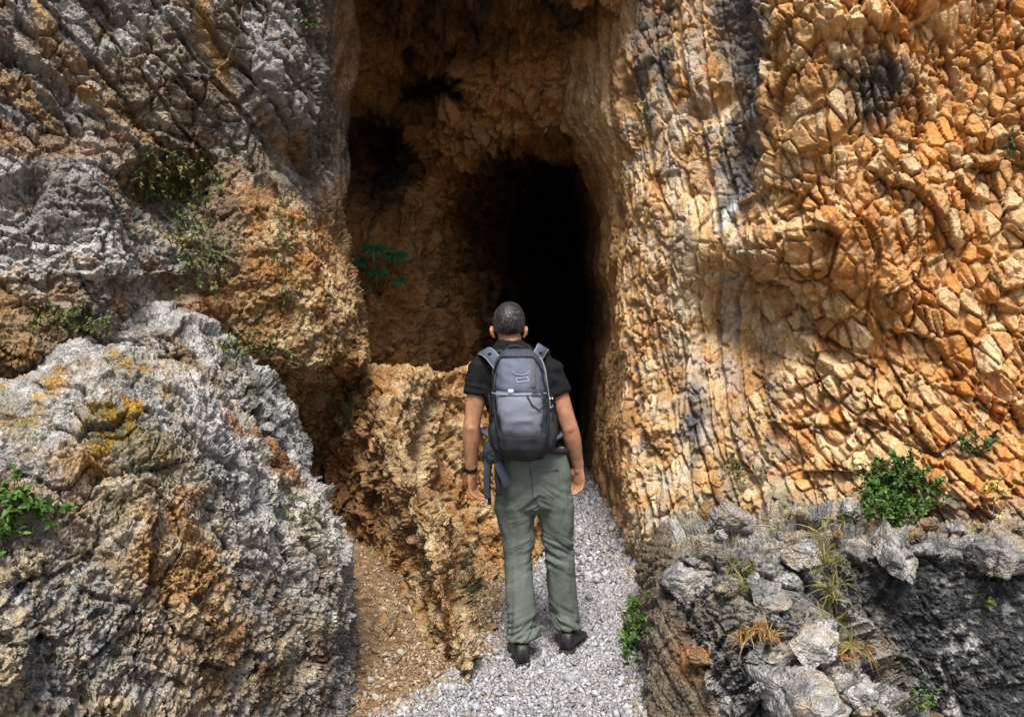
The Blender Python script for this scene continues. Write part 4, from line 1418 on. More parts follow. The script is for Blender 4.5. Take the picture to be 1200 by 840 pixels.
# ================================================================== the backpack
pack = bpy.data.objects.new('backpack', None)
col.objects.link(pack)
PK = np.array((.045, 3.66, 1.03))
pack.location = PK
tag(pack, 'blue grey hiking backpack with dark base worn on the back of the hiker', 'backpack')
M_LID = plain('slate blue pack cloth', (.085, .10, .14), .65, .5, 500, .35, .2, 20)
M_PB = plain('dark blue grey pack cloth', (.042, .049, .066), .7, .5, 500, .3, .18, 18)
M_PL = plain('light grey pack cloth', (.15, .165, .205), .65, .5, 500, .35, .14, 14)
M_PD = plain('charcoal pack cloth', (.026, .026, .031), .8, .5, 500, .3, .25, 22)
M_WEB = plain('dark blue webbing', (.028, .034, .048), .75, .4, 700, .3, .2, 40)
M_BLK = plain('black cord', (.01, .01, .011), .6)
M_PIP = plain('pale piping', (.22, .24, .28), .6)
M_BUCK = plain('white plastic', (.6, .6, .6), .4)

#  z, centre x, half width, y of the back panel, depth
PS = [(1.035, .055, .070, 3.715, .075), (1.055, .054, .098, 3.718, .125), (1.10, .052, .122, 3.725, .165), (1.16, .050, .131, 3.728, .185), (1.24, .047, .133, 3.730, .195), (1.32, .043, .131, 3.732, .190),
      (1.40, .038, .124, 3.735, .172), (1.46, .034, .121, 3.735, .150), (1.51, .031, .108, 3.735, .122), (1.545, .029, .083, 3.733, .084), (1.562, .028, .054, 3.732, .05)]
PS = np.array(PS)


def pkp(u, z, out=0.):
    """point on the pack: u from -1 (left edge) over 0 (rearmost) to 1; z height"""
    cx, hw, yb, dp = [np.interp(z, PS[:, 0], PS[:, k]) for k in (1, 2, 3, 4)]
    a = u * np.pi / 2
    ee = 2 / 2.7
    x = np.sign(np.sin(a)) * abs(np.sin(a)) ** ee * (hw + out)
    y = -(abs(np.cos(a)) ** ee) * (dp + out)
    return np.array((cx + x, yb + y, z))


def shell(u0, u1, z0, z1, t, nu=20, nz=24, base=-.01, edge_u=None, bulge=0.):
    """panel lying on the pack, t thick; edge_u(zt) narrows it with height"""
    mb = MB()
    top, bot = [], []
    for iz in range(nz + 1):
        zt = iz / nz
        z = z0 + (z1 - z0) * zt
        a, b = (u0, u1) if edge_u is None else edge_u(zt)
        for iu in range(nu + 1):
            ut = iu / nu
            u = a + (b - a) * ut
            k = min(1, 6 * ut, 6 * (1 - ut), 6 * zt, 6 * (1 - zt))
            top.append(pkp(u, z, t * (k ** .5) + bulge * math.sin(math.pi * ut) * math.sin(math.pi * zt)))
            bot.append(pkp(u, z, base))
    n = nu + 1
    Fq = []
    for iz in range(nz):
        for iu in range(nu):
            q = (iz * n + iu, iz * n + iu + 1, (iz + 1) * n + iu + 1, (iz + 1) * n + iu)
            Fq.append(q)
            Fq.append(tuple(i + len(top) for i in q[::-1]))
    rim = [iu for iu in range(nu)] + [iz * n + nu for iz in range(nz)] + [nz * n + nu - iu for iu in range(nu)] + [(nz - iz) * n for iz in range(nz)]
    for a, b in zip(rim, rim[1:] + rim[:1]):
        Fq.append((b, a, a + len(top), b + len(top)))
    mb.add(np.array(top + bot), Fq)
    return mb


def wrinkled(name, mb, mat, parent, amp=.006, fr=(14, 14, 20), seed=1):
    V = np.concatenate(mb.V).astype(F32)
    me = mesh_from(name, V, mb.F, mat, smooth=True)
    Nn = np.empty(len(V) * 3, F32); me.vertices.foreach_get('normal', Nn)
    V2 = V + Nn.reshape(-1, 3) * (fbm(V, fr, 3, seed, .5, mode=2) * amp)[:, None] - PK.astype(F32)
    me.vertices.foreach_set('co', V2.astype(F32).ravel()); me.update()
    return link(name, me, parent)


b = MB()
n_ = 40
rings = []
for z in np.concatenate([np.linspace(1.035, 1.10, 8), np.linspace(1.115, 1.50, 30), np.linspace(1.51, 1.56, 8)]):
    front_ = [pkp(u, z) for u in np.linspace(-1, 1, n_)]
    backs = [(p[0], np.interp(z, PS[:, 0], PS[:, 3]) + .028 * math.sin(math.pi * k / 9), z) for k, p in
             enumerate([front_[-1] + (front_[0] - front_[-1]) * t for t in np.linspace(0, 1, 10)])][1:-1]
    rings.append(front_ + backs)
b.rings(rings)
main = wrinkled('main_compartment', b, M_PB, pack, .012, (10, 10, 14), 931)
lid = wrinkled('lid_panel', shell(0, 0, 1.362, 1.525, .007, edge_u=lambda t: (-.80 + .30 * t ** 2.2, .68 - .30 * t ** 2.2)), M_LID, pack, .006, (12, 12, 16), 932)
zp = MB()
zp.tube([pkp(-.80 + .30 * t ** 2.2, 1.362 + .163 * t, .010) for t in np.linspace(0, 1, 14)] + [pkp(u, 1.527, .010) for u in np.linspace(-.5, .38, 10)]
        + [pkp(.68 - .30 * t ** 2.2, 1.362 + .163 * t, .010) for t in np.linspace(1, 0, 14)], .0045, 8)
link('zip', zp.mesh('zip', M_BLK, origin=PK), lid)
gs = wrinkled('grey_stripe', shell(0, 0, 1.375, 1.515, .0135, 6, 16, edge_u=lambda t: (.10 + .16 * t, .30 + .08 * t)), plain('taupe cloth', (.085, .08, .085), .7, .4, 500), lid, 0, (9, 9, 9), 3)
fp = wrinkled('front_pocket', shell(0, 0, 1.155, 1.365, .016, 22, 26, edge_u=lambda t: (-.34 - .34 * t ** .8, .32 + .20 * t ** .8), bulge=.016), M_PL, pack, .012, (9, 7, 15), 933)
pp = MB()
pp.tube([pkp(u, 1.366 - .012 * (1 - (u + .1) ** 2), .022) for u in np.linspace(-.68, .52, 18)], .0034, 8)
link('pocket_piping', pp.mesh('pocket_piping', M_PIP, origin=PK), fp)
bt = wrinkled('base_panel', shell(-.97, .97, 1.037, 1.175, .008, 30, 14, bulge=.008), M_PD, pack, .016, (14, 14, 9), 934)
for s, nm in ((-1, 'side_pocket'), (1, 'side_pocket')):
    sp = wrinkled(nm, shell(s * .62, s * 1.0, 1.06, 1.29 if s > 0 else 1.24, .024, 12, 18, bulge=.016) if s > 0 else shell(-1.0, -.62, 1.06, 1.24, .022, 12, 18, bulge=.014), M_PD, pack, .008, (18, 18, 18), 935 + s)
    hemz = 1.29 if s > 0 else 1.24
    pe = MB(); pe.tube([pkp(u, hemz, .022) for u in np.linspace(s * .64, s * .98, 8)], .004, 8)
    link('pocket_hem', pe.mesh('pocket_hem', M_PIP if s > 0 else M_BLK, origin=PK), sp)
# side compression panels with pale edges
for s in (-1, 1):
    q = MB(); q.tube([pkp(s * .93, z, .006) for z in np.linspace(1.25, 1.52, 14)], .0048, 8)
    link('side_piping', q.mesh('side_piping', M_PIP if s > 0 else M_WEB, origin=PK), pack)
for s in (-1, 1):
    q = MB(); q.ribbon([pkp(s * u, z, .012) for u, z in ((.60, 1.45), (.66, 1.38), (.66, 1.30), (.58, 1.22), (.50, 1.16), (.42, 1.12))], .012, .004, (s * .6, .0, .25))
    link('compression_strap', q.mesh('compression_strap', M_BLK, origin=PK), pack)
# elastic cord laced across the right of the pocket, with its toggle
q = MB()
z_ = [(.06, 1.352), (.12, 1.31), (.24, 1.285), (.40, 1.305), (.50, 1.345), (.30, 1.365), (.14, 1.36)]
q.tube([pkp(u, z, .034) for u, z in z_], .0032, 6)
link('elastic_cord', q.mesh('elastic_cord', M_BLK, origin=PK), pack)
q = MB()
q.tube([pkp(u, z, .03) for u, z in ((.62, 1.35), (.80, 1.29), (.64, 1.24), (.84, 1.18), (.66, 1.14))], .0032, 6)
link('elastic_cord', q.mesh('elastic_cord', M_BLK, origin=PK), pack)
q = MB()
q.tube([pkp(u, z, .03) for u, z in ((-.78, 1.35), (-.66, 1.29), (-.80, 1.22), (-.62, 1.16))], .0038, 6)
link('elastic_cord', q.mesh('elastic_cord', M_BLK, origin=PK), pack)
q = MB(); q.box(pkp(-.12, 1.372, .030), (.013, .006, .008), None, .3)
link('buckle', q.mesh('buckle', M_BUCK, origin=PK), pack)
q = MB(); q.box(pkp(.93, 1.325, .016), (.009, .008, .006), None, .3)
link('buckle', q.mesh('buckle', M_BUCK, origin=PK), pack)
# white emblem on the lid: a small winged mark over a bracket-like foot
q = MB()


def stroke(pts, r=.0019):
    q.tube([pkp((x - 602 + 1.5) / 40., 1.6 - (y - 400) * .0040 - .012, .0105) for x, y in pts], r, 6)


stroke([(597, 432), (598.5, 435), (601, 436), (604, 435.5), (606, 433), (607, 431.5)])
stroke([(599, 440), (602, 439), (605, 438.5)])
stroke([(599, 440), (599.5, 444.5)]); stroke([(605, 438.5), (605.5, 443)])
stroke([(599.5, 444.8), (602, 443.5), (605.5, 443.2)], .0018)
link('emblem', q.mesh('emblem', plain('pale emblem', (.34, .39, .45), .5), origin=PK), lid)
# haul loop
q = MB()
q.tube([(-.035, 3.735, 1.535), (-.028, 3.738, 1.565), (-.002, 3.742, 1.578), (.03, 3.742, 1.578), (.055, 3.738, 1.562), (.06, 3.735, 1.535)], .0065, 8)
link('haul_loop', q.mesh('haul_loop', M_BLK, origin=PK), pack)


def smooth_path(pts, n=6):
    pts = np.asarray(pts, float)
    return cr_weights([n] * (len(pts) - 1)) @ pts


# shoulder straps over the shoulders and round to the sides
for s in (-1, 1):
    if s < 0:
        cp = [(-.040, 3.70, 1.44), (-.062, 3.695, 1.480), (-.105, 3.735, 1.535), (-.136, 3.80, 1.552), (-.146, 3.87, 1.540)]
    else:
        cp = [(.095, 3.70, 1.44), (.106, 3.695, 1.492), (.133, 3.735, 1.542), (.152, 3.80, 1.570), (.158, 3.87, 1.555)]
    sh = cp[-1]
    pts = smooth_path(cp + [(sh[0], 3.95, 1.505), (sh[0], 3.985, 1.42), (sh[0] + s * .02, 3.985, 1.30), (sh[0] + s * .075, 3.93, 1.20), (.06 + s * .19, 3.84, 1.14), (.055 + s * .15, 3.74, 1.12)])
    tt = np.linspace(0, 1, len(pts))
    w_ = np.interp(tt, [0, .1, .3, .6, .8, 1], [.052, .054, .055, .055, .03, .022])
    k0 = np.interp(tt, [0, .08, .3, .45], [1, 1, .7, 0])[:, None]
    sides = k0 * np.array((.62, .25, -s * .75)) * np.array((1, 1, 1)) + (1 - k0) * np.array((1, 0, .1 * -s))
    q = MB(); q.ribbon(pts, w_, .013, sides)
    so_ = link('shoulder_strap', q.mesh('shoulder_strap', plain('strap cloth', (.07, .082, .115), .7, .4, 500, .3, .2, 30), origin=PK), pack)
    T = np.gradient(pts, axis=0)
    q = MB()
    ed = {-1: [], 1: []}
    for p, t, ww, sd in list(zip(pts, T, w_, sides))[:30]:
        t = nrm(t); sd = nrm(sd - t * (sd @ t))
        for e in (-1, 1):
            ed[e].append(p + sd * e * ww * .5)
    q.tube(ed[-1] + [(ed[-1][-1] + ed[1][-1]) / 2] + ed[1][::-1], .0035, 6)
    link('strap_piping', q.mesh('strap_piping', M_PIP, origin=PK), so_)
    p = pts[12]; t = nrm(T[12]); sd = nrm(sides[12] - t * (sides[12] @ t)); u_ = np.cross(t, sd); u_ = u_ if u_[1] < 0 else -u_
    q = MB(); q.ellipsoid(p + u_ * .007, (.011, .011, .006), 10)
    link('strap_tab', q.mesh('strap_tab', M_BLK, origin=PK), so_)
    # load lifter
    q = MB(); q.ribbon([(.03 + s * .06, 3.70, 1.535), (.03 + s * .085, 3.725, 1.553), (sh[0] - s * .035, 3.80, sh[2] + .012)], .014, .003, (0, .5, 1))
    link('load_lifter', q.mesh('load_lifter', M_WEB, origin=PK), pack)
# hip belt with its left pocket and hanging strap ends
q = MB()
q.ribbon(smooth_path([(-.015, 3.665, 1.085), (-.065, 3.70, 1.065), (-.095, 3.76, 1.05), (-.105, 3.85, 1.035), (-.08, 3.95, 1.02)]), .085, .018, (0, 0, 1))
hb_ = link('hip_belt', q.mesh('hip_belt', M_PD, origin=PK), pack)
q = MB()
q.ribbon(smooth_path([(.13, 3.68, 1.085), (.20, 3.72, 1.07), (.262, 3.80, 1.055), (.275, 3.88, 1.04), (.22, 3.98, 1.02)]), [.030] * 25, .014, (0, 0, 1))
link('hip_belt', q.mesh('hip_belt', M_PD, origin=PK), pack)
q = MB()
q.ellipsoid((-.088, 3.685, 1.075), (.050, .040, .058), 20)
q.ellipsoid((-.108, 3.70, 1.045), (.036, .04, .036), 16)
V_, N_, F_ = remesh(q, .006, 2)
V_ = V_ + N_ * (fbm(V_, 26, 3, 941, .5, mode=2) * .012)[:, None]
link('belt_pocket', mesh_from('belt_pocket', V_ - PK, F_, M_WEB, smooth=True), hb_)
for pts, wd, mt in (([(-.118, 3.68, 1.045), (-.121, 3.672, .98), (-.122, 3.672, .90), (-.117, 3.676, .845)], .030, M_WEB),
                    ([(-.100, 3.675, 1.03), (-.112, 3.685, .93), (-.108, 3.690, .815)], .018, M_BLK),
                    ([(-.070, 3.672, 1.03), (-.055, 3.66, .985), (-.030, 3.655, .935), (-.018, 3.655, .905)], .042, M_WEB),
                    ([(-.072, 3.678, 1.03), (-.070, 3.672, .96), (-.063, 3.672, .885), (-.06, 3.676, .86)], .028, M_BLK)):
    q = MB(); q.ribbon(smooth_path(pts, 5), wd, .005, (1, .15, .1))
    link('strap_end', q.mesh('strap_end', mt, origin=PK), hb_)
print('hiker done %.1fs' % (time.time() - T0))
# ================================================================== plants
def leaf_material(name, c1, c2, trans=.25):
    m, nt, bs, N, L = nodes_of(name)
    g = N('ShaderNodeNewGeometry')
    rp = N('ShaderNodeValToRGB')
    rp.color_ramp.elements[0].color = (*c1, 1); rp.color_ramp.elements[1].color = (*c2, 1)
    L(g.outputs['Random Per Island'], rp.inputs[0]); L(rp.outputs[0], bs.inputs['Base Color'])
    bs.inputs['Roughness'].default_value = .5
    bs.inputs['Specular IOR Level'].default_value = .35
    return m


M_LEAF = leaf_material('fresh leaves', (.018, .055, .009), (.095, .18, .028))
M_DKLEAF = leaf_material('dark leaves', (.012, .035, .010), (.045, .095, .025))
M_OLIVE = leaf_material('olive leaves', (.05, .075, .015), (.16, .19, .05))
M_FIG = leaf_material('shade leaves', (.02, .09, .03), (.04, .14, .045))
M_DRY = leaf_material('dry stalks', (.22, .10, .025), (.42, .26, .09))
M_DRYGREEN = leaf_material('yellowing grass', (.10, .11, .03), (.30, .24, .08))
M_YEL = leaf_material('yellow leaves', (.45, .34, .03), (.62, .50, .10))
M_STEM = plain('stems', (.07, .055, .03), .8)


class Leaves:
    def __init__(self):
        self.V, self.F, self.n = [], [], 0

    def leaf(self, p, d, up, ln, wd, bend=.25, fold=.18):
        d = nrm(d)
        s = nrm(np.cross(d, up)) if np.linalg.norm(np.cross(d, up)) > 1e-3 else np.array((1., 0, 0))
        u = np.cross(s, d)
        P = [p, p + d * ln * .35 + s * wd * .5 + u * fold * wd, p + d * ln * .38 - u * .02 * ln, p + d * ln * .35 - s * wd * .5 + u * fold * wd,
             p + d * ln * .75 + s * wd * .32 + u * (fold * wd * .6 - bend * ln * .35), p + d * ln * .77 - u * bend * ln * .4, p + d * ln * .75 - s * wd * .32 + u * (fold * wd * .6 - bend * ln * .35),
             p + d * ln - u * bend * ln]
        F = [(0, 1, 2), (0, 2, 3), (1, 4, 5, 2), (2, 5, 6, 3), (4, 7, 5), (5, 7, 6)]
        self.V += P
        self.F += [tuple(i + self.n for i in f) for f in F]
        self.n += 8

    def blade(self, p, d, ln, wd, droop, r):
        """grass blade"""
        d = nrm(d); s = nrm(np.cross(d, r.normal(size=3)))
        pts = [p + d * ln * t + np.array((0, 0, -droop * ln * t * t)) for t in (0, .35, .7, 1)]
        for q, w in zip(pts, (1, .9, .6, .08)):
            self.V += [q + s * wd * w / 2, q - s * wd * w / 2]
        n = self.n
        self.F += [(n, n + 1, n + 3, n + 2), (n + 2, n + 3, n + 5, n + 4), (n + 4, n + 5, n + 7, n + 6)]
        self.n += 8


def runner(mb, spots, rad, depth=.012):
    """root running under the surface from spot to spot"""
    pts = [np.array(p, float) - np.array(n) * depth for p, n in spots]
    done = [0]
    for i in range(1, len(pts)):
        j = min(done, key=lambda k: ((pts[k] - pts[i]) ** 2).sum())
        mb.tube([pts[j], pts[i]], [rad, rad], 4, round_end=False)
        done.append(i)


def plant(name, label, cat, base, spots, leafmat, seed, size=(.03, .018), per=14, sprig=.10, spread=.6, upw=.8, stem_r=.0022, group=None):
    """leafy plant: a stem to every spot with leaves set along a sprig; spots = [(point, normal)]"""
    r = np.random.default_rng(seed)
    base = np.array(base, float)
    e = bpy.data.objects.new(name, None); col.objects.link(e); e.location = base
    tag(e, label, cat, group)
    lv, st = Leaves(), MB()
    runner(st, spots, stem_r * 1.2)
    for p, n in spots:
        p = np.array(p, float); n = nrm(n)
        d = nrm(n * spread + np.array((0, 0, upw)) + r.normal(0, .35, 3))
        L_ = sprig * r.uniform(.6, 1.25)
        side = r.normal(0, .25, 3)
        pts = [p - n * .012, p + d * L_ * .5, p + d * L_ + side * L_ * .4 - np.array((0, 0, L_ * .12))]
        st.tube(pts, [stem_r, stem_r * .8, stem_r * .5], 5, round_end=False)
        for k in range(per):
            t = r.uniform(.15, 1.05)
            q = (1 - t) * (pts[0] if t < .5 else pts[1]) + t * (pts[1] if t < .5 else pts[2]) if False else (pts[0] * (1 - t) ** 2 + 2 * pts[1] * t * (1 - t) + pts[2] * t * t)
            ld = nrm(d * .5 + r.normal(0, .8, 3) + n * .35 + np.array((0, 0, .1)))
            k_ = r.uniform(.6, 1.2)
            lv.leaf(q, ld, nrm(np.array((0, 0, 1.)) + n * .5 + r.normal(0, .45, 3)), size[0] * k_, size[1] * k_, r.uniform(.05, .5))
    link('foliage', mesh_from('foliage', np.array(lv.V) - base, lv.F, leafmat), e)
    link('stem', st.mesh('stem', M_STEM, origin=base), e)
    return e


def tuft(name, label, cat, base, spots, mat, seed, ln=.12, wd=.004, per=12, droop=.35, group=None):
    r = np.random.default_rng(seed)
    base = np.array(base, float)
    lv = Leaves()
    for p, n in spots:
        for k in range(per):
            d = nrm(np.array((0, 0, .9)) + np.array(n) * .6 + r.normal(0, .45, 3))
            lv.blade(np.array(p, float) - np.array(n) * .008, d, ln * r.uniform(.5, 1.2), wd, droop * r.uniform(.3, 1.5), r)
    rt = MB(); runner(rt, spots, .004, .010)
    VV = np.concatenate([np.array(lv.V)] + rt.V)
    FF = lv.F + [tuple(i + lv.n for i in f) for f in rt.F]
    o = link(name, mesh_from(name, VV - base, FF, mat), loc=base)
    tag(o, label, cat, group)
    return o


def spots_in(keys, cx, cy, rx, ry, n, seed, ang=0.):
    r = np.random.default_rng(seed)
    out = []
    a = R(ang)
    for _ in range(n):
        t, q = r.uniform(0, 2 * np.pi), math.sqrt(r.uniform(0, 1))
        u, v = q * math.cos(t) * rx, q * math.sin(t) * ry
        h_ = hit(keys, cx + u * math.cos(a) - v * math.sin(a), cy + u * math.sin(a) + v * math.cos(a), 4)
        if h_ is not None:
            out.append((h_[0], h_[1]))
    return out


LEFT = ['cliffL', 'boulder', 'boulder2']
RIGHT = ['cliffR', 'outcrop']


def base_of(sp):
    return np.mean([p for p, _ in sp], 0)


def put(fn, name, label, cat, keys, ell, n, mat, seed, ang=0., **kw):
    sp = []
    for q in (ell if isinstance(ell[0], tuple) else [ell]):
        sp += spots_in(keys, *q[:4], max(2, int(n * (q[4] if len(q) > 4 else 1))), seed, q[5] if len(q) > 5 else ang)
    if not sp:
        print('no spot for', name, label); return
    return fn(name, label, cat, base_of(sp), sp, mat, seed, **kw)


put(plant, 'shrub', 'dense green leafy shrub growing where the orange cliff meets the grey ledge', 'shrub', RIGHT, [(1054, 588, 38, 30, 1.0), (1035, 605, 34, 14, .3), (1055, 560, 26, 16, .3)], 70, M_LEAF, 21,
    size=(.034, .021), per=18, sprig=.14, spread=.9, upw=.7)
put(plant, 'creeper', 'trailing creeper hanging down the left cliff between the grey slab and orange bulge', 'creeper', LEFT,
    [(195, 205, 42, 28, .45), (225, 265, 26, 46, .45, -18), (245, 315, 24, 24, .2), (205, 225, 50, 40, .3)], 120, M_OLIVE, 22, size=(.027, .015), per=10, sprig=.13, spread=.5, upw=.1)
put(plant, 'creeper', 'thin light green sprigs running down the orange bulge of the left cliff', 'creeper', LEFT, [(335, 255, 12, 24, .4), (338, 310, 12, 34, .6), (338, 350, 10, 12, .2)], 26, M_OLIVE, 23, size=(.024, .012), per=9, sprig=.08, spread=.6, upw=.2)
put(plant, 'herb', 'bright green herb with lobed leaves rooted on the side of the lichened boulder', 'herb', ['boulder'], [(48, 600, 26, 10, .6), (20, 598, 18, 22, .4), (5, 640, 10, 24, .35)], 22, M_LEAF, 24, size=(.030, .019), per=12, sprig=.09, spread=.8, upw=.6)
put(plant, 'herb', 'low olive herb in the hollow under the pale slab of the left cliff', 'herb', LEFT, [(85, 375, 50, 14)], 26, M_OLIVE, 25, size=(.024, .012), per=9, sprig=.07, spread=.6, upw=.5)
put(plant, 'herb', 'straggling dull green herb on top of the wedged pale grey rock', 'herb', ['boulder2', 'cliffL'], [(285, 408, 40, 14), (325, 418, 20, 10, .3)], 24, M_OLIVE, 26, size=(.024, .013), per=9, sprig=.07, spread=.6, upw=.5)
put(plant, 'weed', 'fresh green weed growing between the gravel and the foot of the grey outcrop', 'weed', ['outcrop', 'cliffR', 'ground'], [(742, 735, 14, 28, 1), (738, 765, 10, 22, .6)], 26, M_LEAF, 27, size=(.032, .020), per=13, sprig=.10, spread=.8, upw=.7)
put(plant, 'herb', 'small green tuft of herb on the jamb right of the cave mouth', 'herb', ['cliffR'], [(750, 135, 7, 13)], 9, M_OLIVE, 28, size=(.022, .012), per=9, sprig=.06, spread=.7, upw=.4)
put(plant, 'herb', 'little light green plant high on the grey cliff left of the cave mouth', 'herb', ['cliffL'], [(360, 30, 9, 10)], 9, M_LEAF, 29, size=(.030, .016), per=9, sprig=.07, spread=.7, upw=.4)
put(plant, 'shrub', 'dark green leaf cluster on the orange cliff above and right of the dense shrub', 'shrub', ['cliffR'], [(1145, 520, 22, 12)], 14, M_DKLEAF, 30, size=(.034, .018), per=11, sprig=.09, spread=.7, upw=.3)
put(plant, 'herb', 'grey green plant in the crack where the thin sheets end above the outcrop', 'herb', RIGHT, [(872, 556, 32, 16)], 22, M_OLIVE, 31, size=(.024, .011), per=9, sprig=.09, spread=.7, upw=.4)
put(plant, 'shrub', 'dark plant clinging to the cliff edge high above the ledge', 'shrub', ['cliffR'], [(1192, 172, 14, 18)], 14, M_DKLEAF, 32, size=(.03, .014), per=9, sprig=.09, spread=.6, upw=.2)
put(plant, 'herb', 'small plant with yellow leaves on the ledge above the dark rock face', 'herb', RIGHT, [(1165, 572, 22, 10), (1180, 600, 14, 8, .4)], 11, M_YEL, 33, size=(.020, .014), per=6, sprig=.06, spread=.7, upw=.5)
put(plant, 'herb', 'pale yellow green sprig hanging over the top edge of the dark rock face', 'herb', ['outcrop'], [(1160, 668, 16, 12), (1150, 695, 10, 6, .3)], 8, M_OLIVE, 34, size=(.024, .016), per=6, sprig=.05, spread=.8, upw=.2)
put(plant, 'weed', 'low green weed at the foot of the dark rock face', 'weed', ['outcrop', 'ground'], [(1075, 822, 20, 16)], 14, M_LEAF, 35, size=(.020, .012), per=8, sprig=.06, spread=.7, upw=.5)
put(plant, 'herb', 'faint green herb in the hollow at the right edge of the lichened boulder', 'herb', ['boulder'], [(355, 598, 24, 14)], 16, M_OLIVE, 36, size=(.016, .009), per=8, sprig=.045, spread=.6, upw=.5)
put(plant, 'herb', 'green herb beside the dense shrub on the ledge to its left', 'herb', RIGHT, [(985, 604, 26, 8)], 10, M_OLIVE, 37, size=(.022, .011), per=8, sprig=.06, spread=.7, upw=.5)
put(plant, 'herb', 'dark moss green herb at the foot of the tan rib beside the gravel', 'herb', ['rib'], [(556, 678, 16, 30)], 16, M_DKLEAF, 38, ang=-25, size=(.018, .010), per=8, sprig=.05, spread=.6, upw=.5)
put(plant, 'herb', 'dull green herb where the tan rib meets the left cliff', 'herb', ['rib', 'cliffL'], [(405, 480, 14, 30)], 14, M_DKLEAF, 39, size=(.022, .012), per=8, sprig=.06, spread=.6, upw=.4)
put(tuft, 'grass_tuft', 'yellow green grass tuft in the cleft between broken grey rock and dark face', 'grass', ['outcrop'], [(968, 670, 14, 44), (985, 740, 14, 30, .5)], 26, M_DRYGREEN, 41, ang=-15, ln=.15, wd=.004, per=9, droop=.5)
put(tuft, 'grass_tuft', 'rust brown tuft of dead grass on top of the grey outcrop', 'grass', ['outcrop'], [(882, 742, 26, 9)], 12, M_DRY, 42, ln=.10, wd=.004, per=16, droop=.8)
put(tuft, 'grass_tuft', 'dry tuft of straw coloured grass near the front of the grey outcrop', 'grass', ['outcrop'], [(1000, 762, 18, 14)], 9, M_DRY, 43, ln=.10, wd=.0035, per=12, droop=.7)
put(tuft, 'grass_tuft', 'olive grass tuft behind the left corner of the grey outcrop', 'grass', ['outcrop'], [(865, 672, 20, 22)], 14, M_DRYGREEN, 44, ln=.09, wd=.0035, per=10, droop=.7)

# the fig seedling on the dim cave wall: hand-shaped leaves on thin stalks
h_ = hit('cave', 448, 345, 6)
b0 = np.array(h_[0], float) + np.array((0, -.05, 0))
e = bpy.data.objects.new('fig_seedling', None); col.objects.link(e); e.location = b0
tag(e, 'wild fig seedling with drooping lobed leaves on the dim wall inside the cave', 'plant')
lv, st = Leaves(), MB()
r = np.random.default_rng(77)
for (px, py, sc) in ((440, 288, 1.25), (465, 296, 1.1), (443, 316, 1.0), (420, 304, .9), (468, 326, .8), (425, 335, .8)):
    tip = np.array(at(px, py, b0[1] - .15 - r.uniform(0, .12)))
    st.tube([b0, (b0 + tip) / 2 + np.array((0, -.08, .05)), tip], [.005, .004, .003], 6, round_end=False)
    for k in range(7):
        a = -1.35 + 2.7 * k / 6
        d = np.array((math.sin(a), -.25, -.62 * math.cos(a) + .12))
        lv.leaf(tip, d, np.array((0, -1., .35)), (.17 * sc) * (1 - .3 * abs(a) / 1.35), .045 * sc, .3, .1)
link('foliage', mesh_from('foliage', np.array(lv.V) - b0, lv.F, M_FIG), e)
link('stem', st.mesh('stem', M_STEM, origin=b0), e)

# ------------------------------------------------------------------ loose rocks lying on the outcrop and by the path
def loose_rock(label, keys, px, py, size, mat_c, seed, sink=.3, squash=(1, .8, .7)):
    h_ = hit(keys, px, py, 6)
    if h_ is None:
        print('no rock', label); return
    me0 = bpy.data.meshes.new('t')
    import bmesh
    bm = bmesh.new(); bmesh.ops.create_icosphere(bm, subdivisions=5, radius=1)
    V = np.array([v.co[:] for v in bm.verts], F32); F = np.array([[v.index for v in f.verts] for f in bm.faces]); bm.free()
    bpy.data.meshes.remove(me0)
    r = np.random.default_rng(seed)
    for k in range(11):                      # hew flat faces
        n = nrm(r.normal(size=3)).astype(F32); dd = r.uniform(.55, .85)
        t = V @ n - dd
        V = V - np.clip(t, 0, None)[:, None] * n
    V = V * np.array(squash, F32) * size
    N_ = V / (np.linalg.norm(V, axis=1, keepdims=True) + 1e-9)
    V = V + N_ * (fbm(V + 3 * seed, 2.2 / size * .5, 4, 950 + seed, .6, mode=1) * size * .16 + facets(V + 3 * seed, 2.6 / size * .5, 970 + seed, step=.6, tilt=1.0, gap=.12, depth=.7, warp=.3)[0] * size * .13
                  + grooves(V + 3 * seed, 17, 980, .09) * .006)[:, None]
    m = fbm(V + seed, 1.4 / size, 4, 960)
    m2 = fbm(V + seed, 9, 4, 961)
    c = mixc(np.broadcast_to(np.array(mat_c, F32) * .85, V.shape).copy(), GREY * .6, np.clip(m * 2 + .1, 0, .7))
    c = mixc(c, CREAM * .7, np.clip(m2 * 2.2, 0, .6))
    c = mixc(c, DARK * 1.5, np.clip(-m2 * 2.6 - .1, 0, .7))
    o = link('rock', mesh_from('rock', V, F, M_ROCK, colour=c))
    o.location = Vector([float(x) for x in h_[0]]) + Vector((0, 0, size * squash[2] * (.55 - sink)))
    o.rotation_euler = (r.uniform(-.4, .4), r.uniform(-.4, .4), r.uniform(0, 6))
    tag(o, label, 'rock')


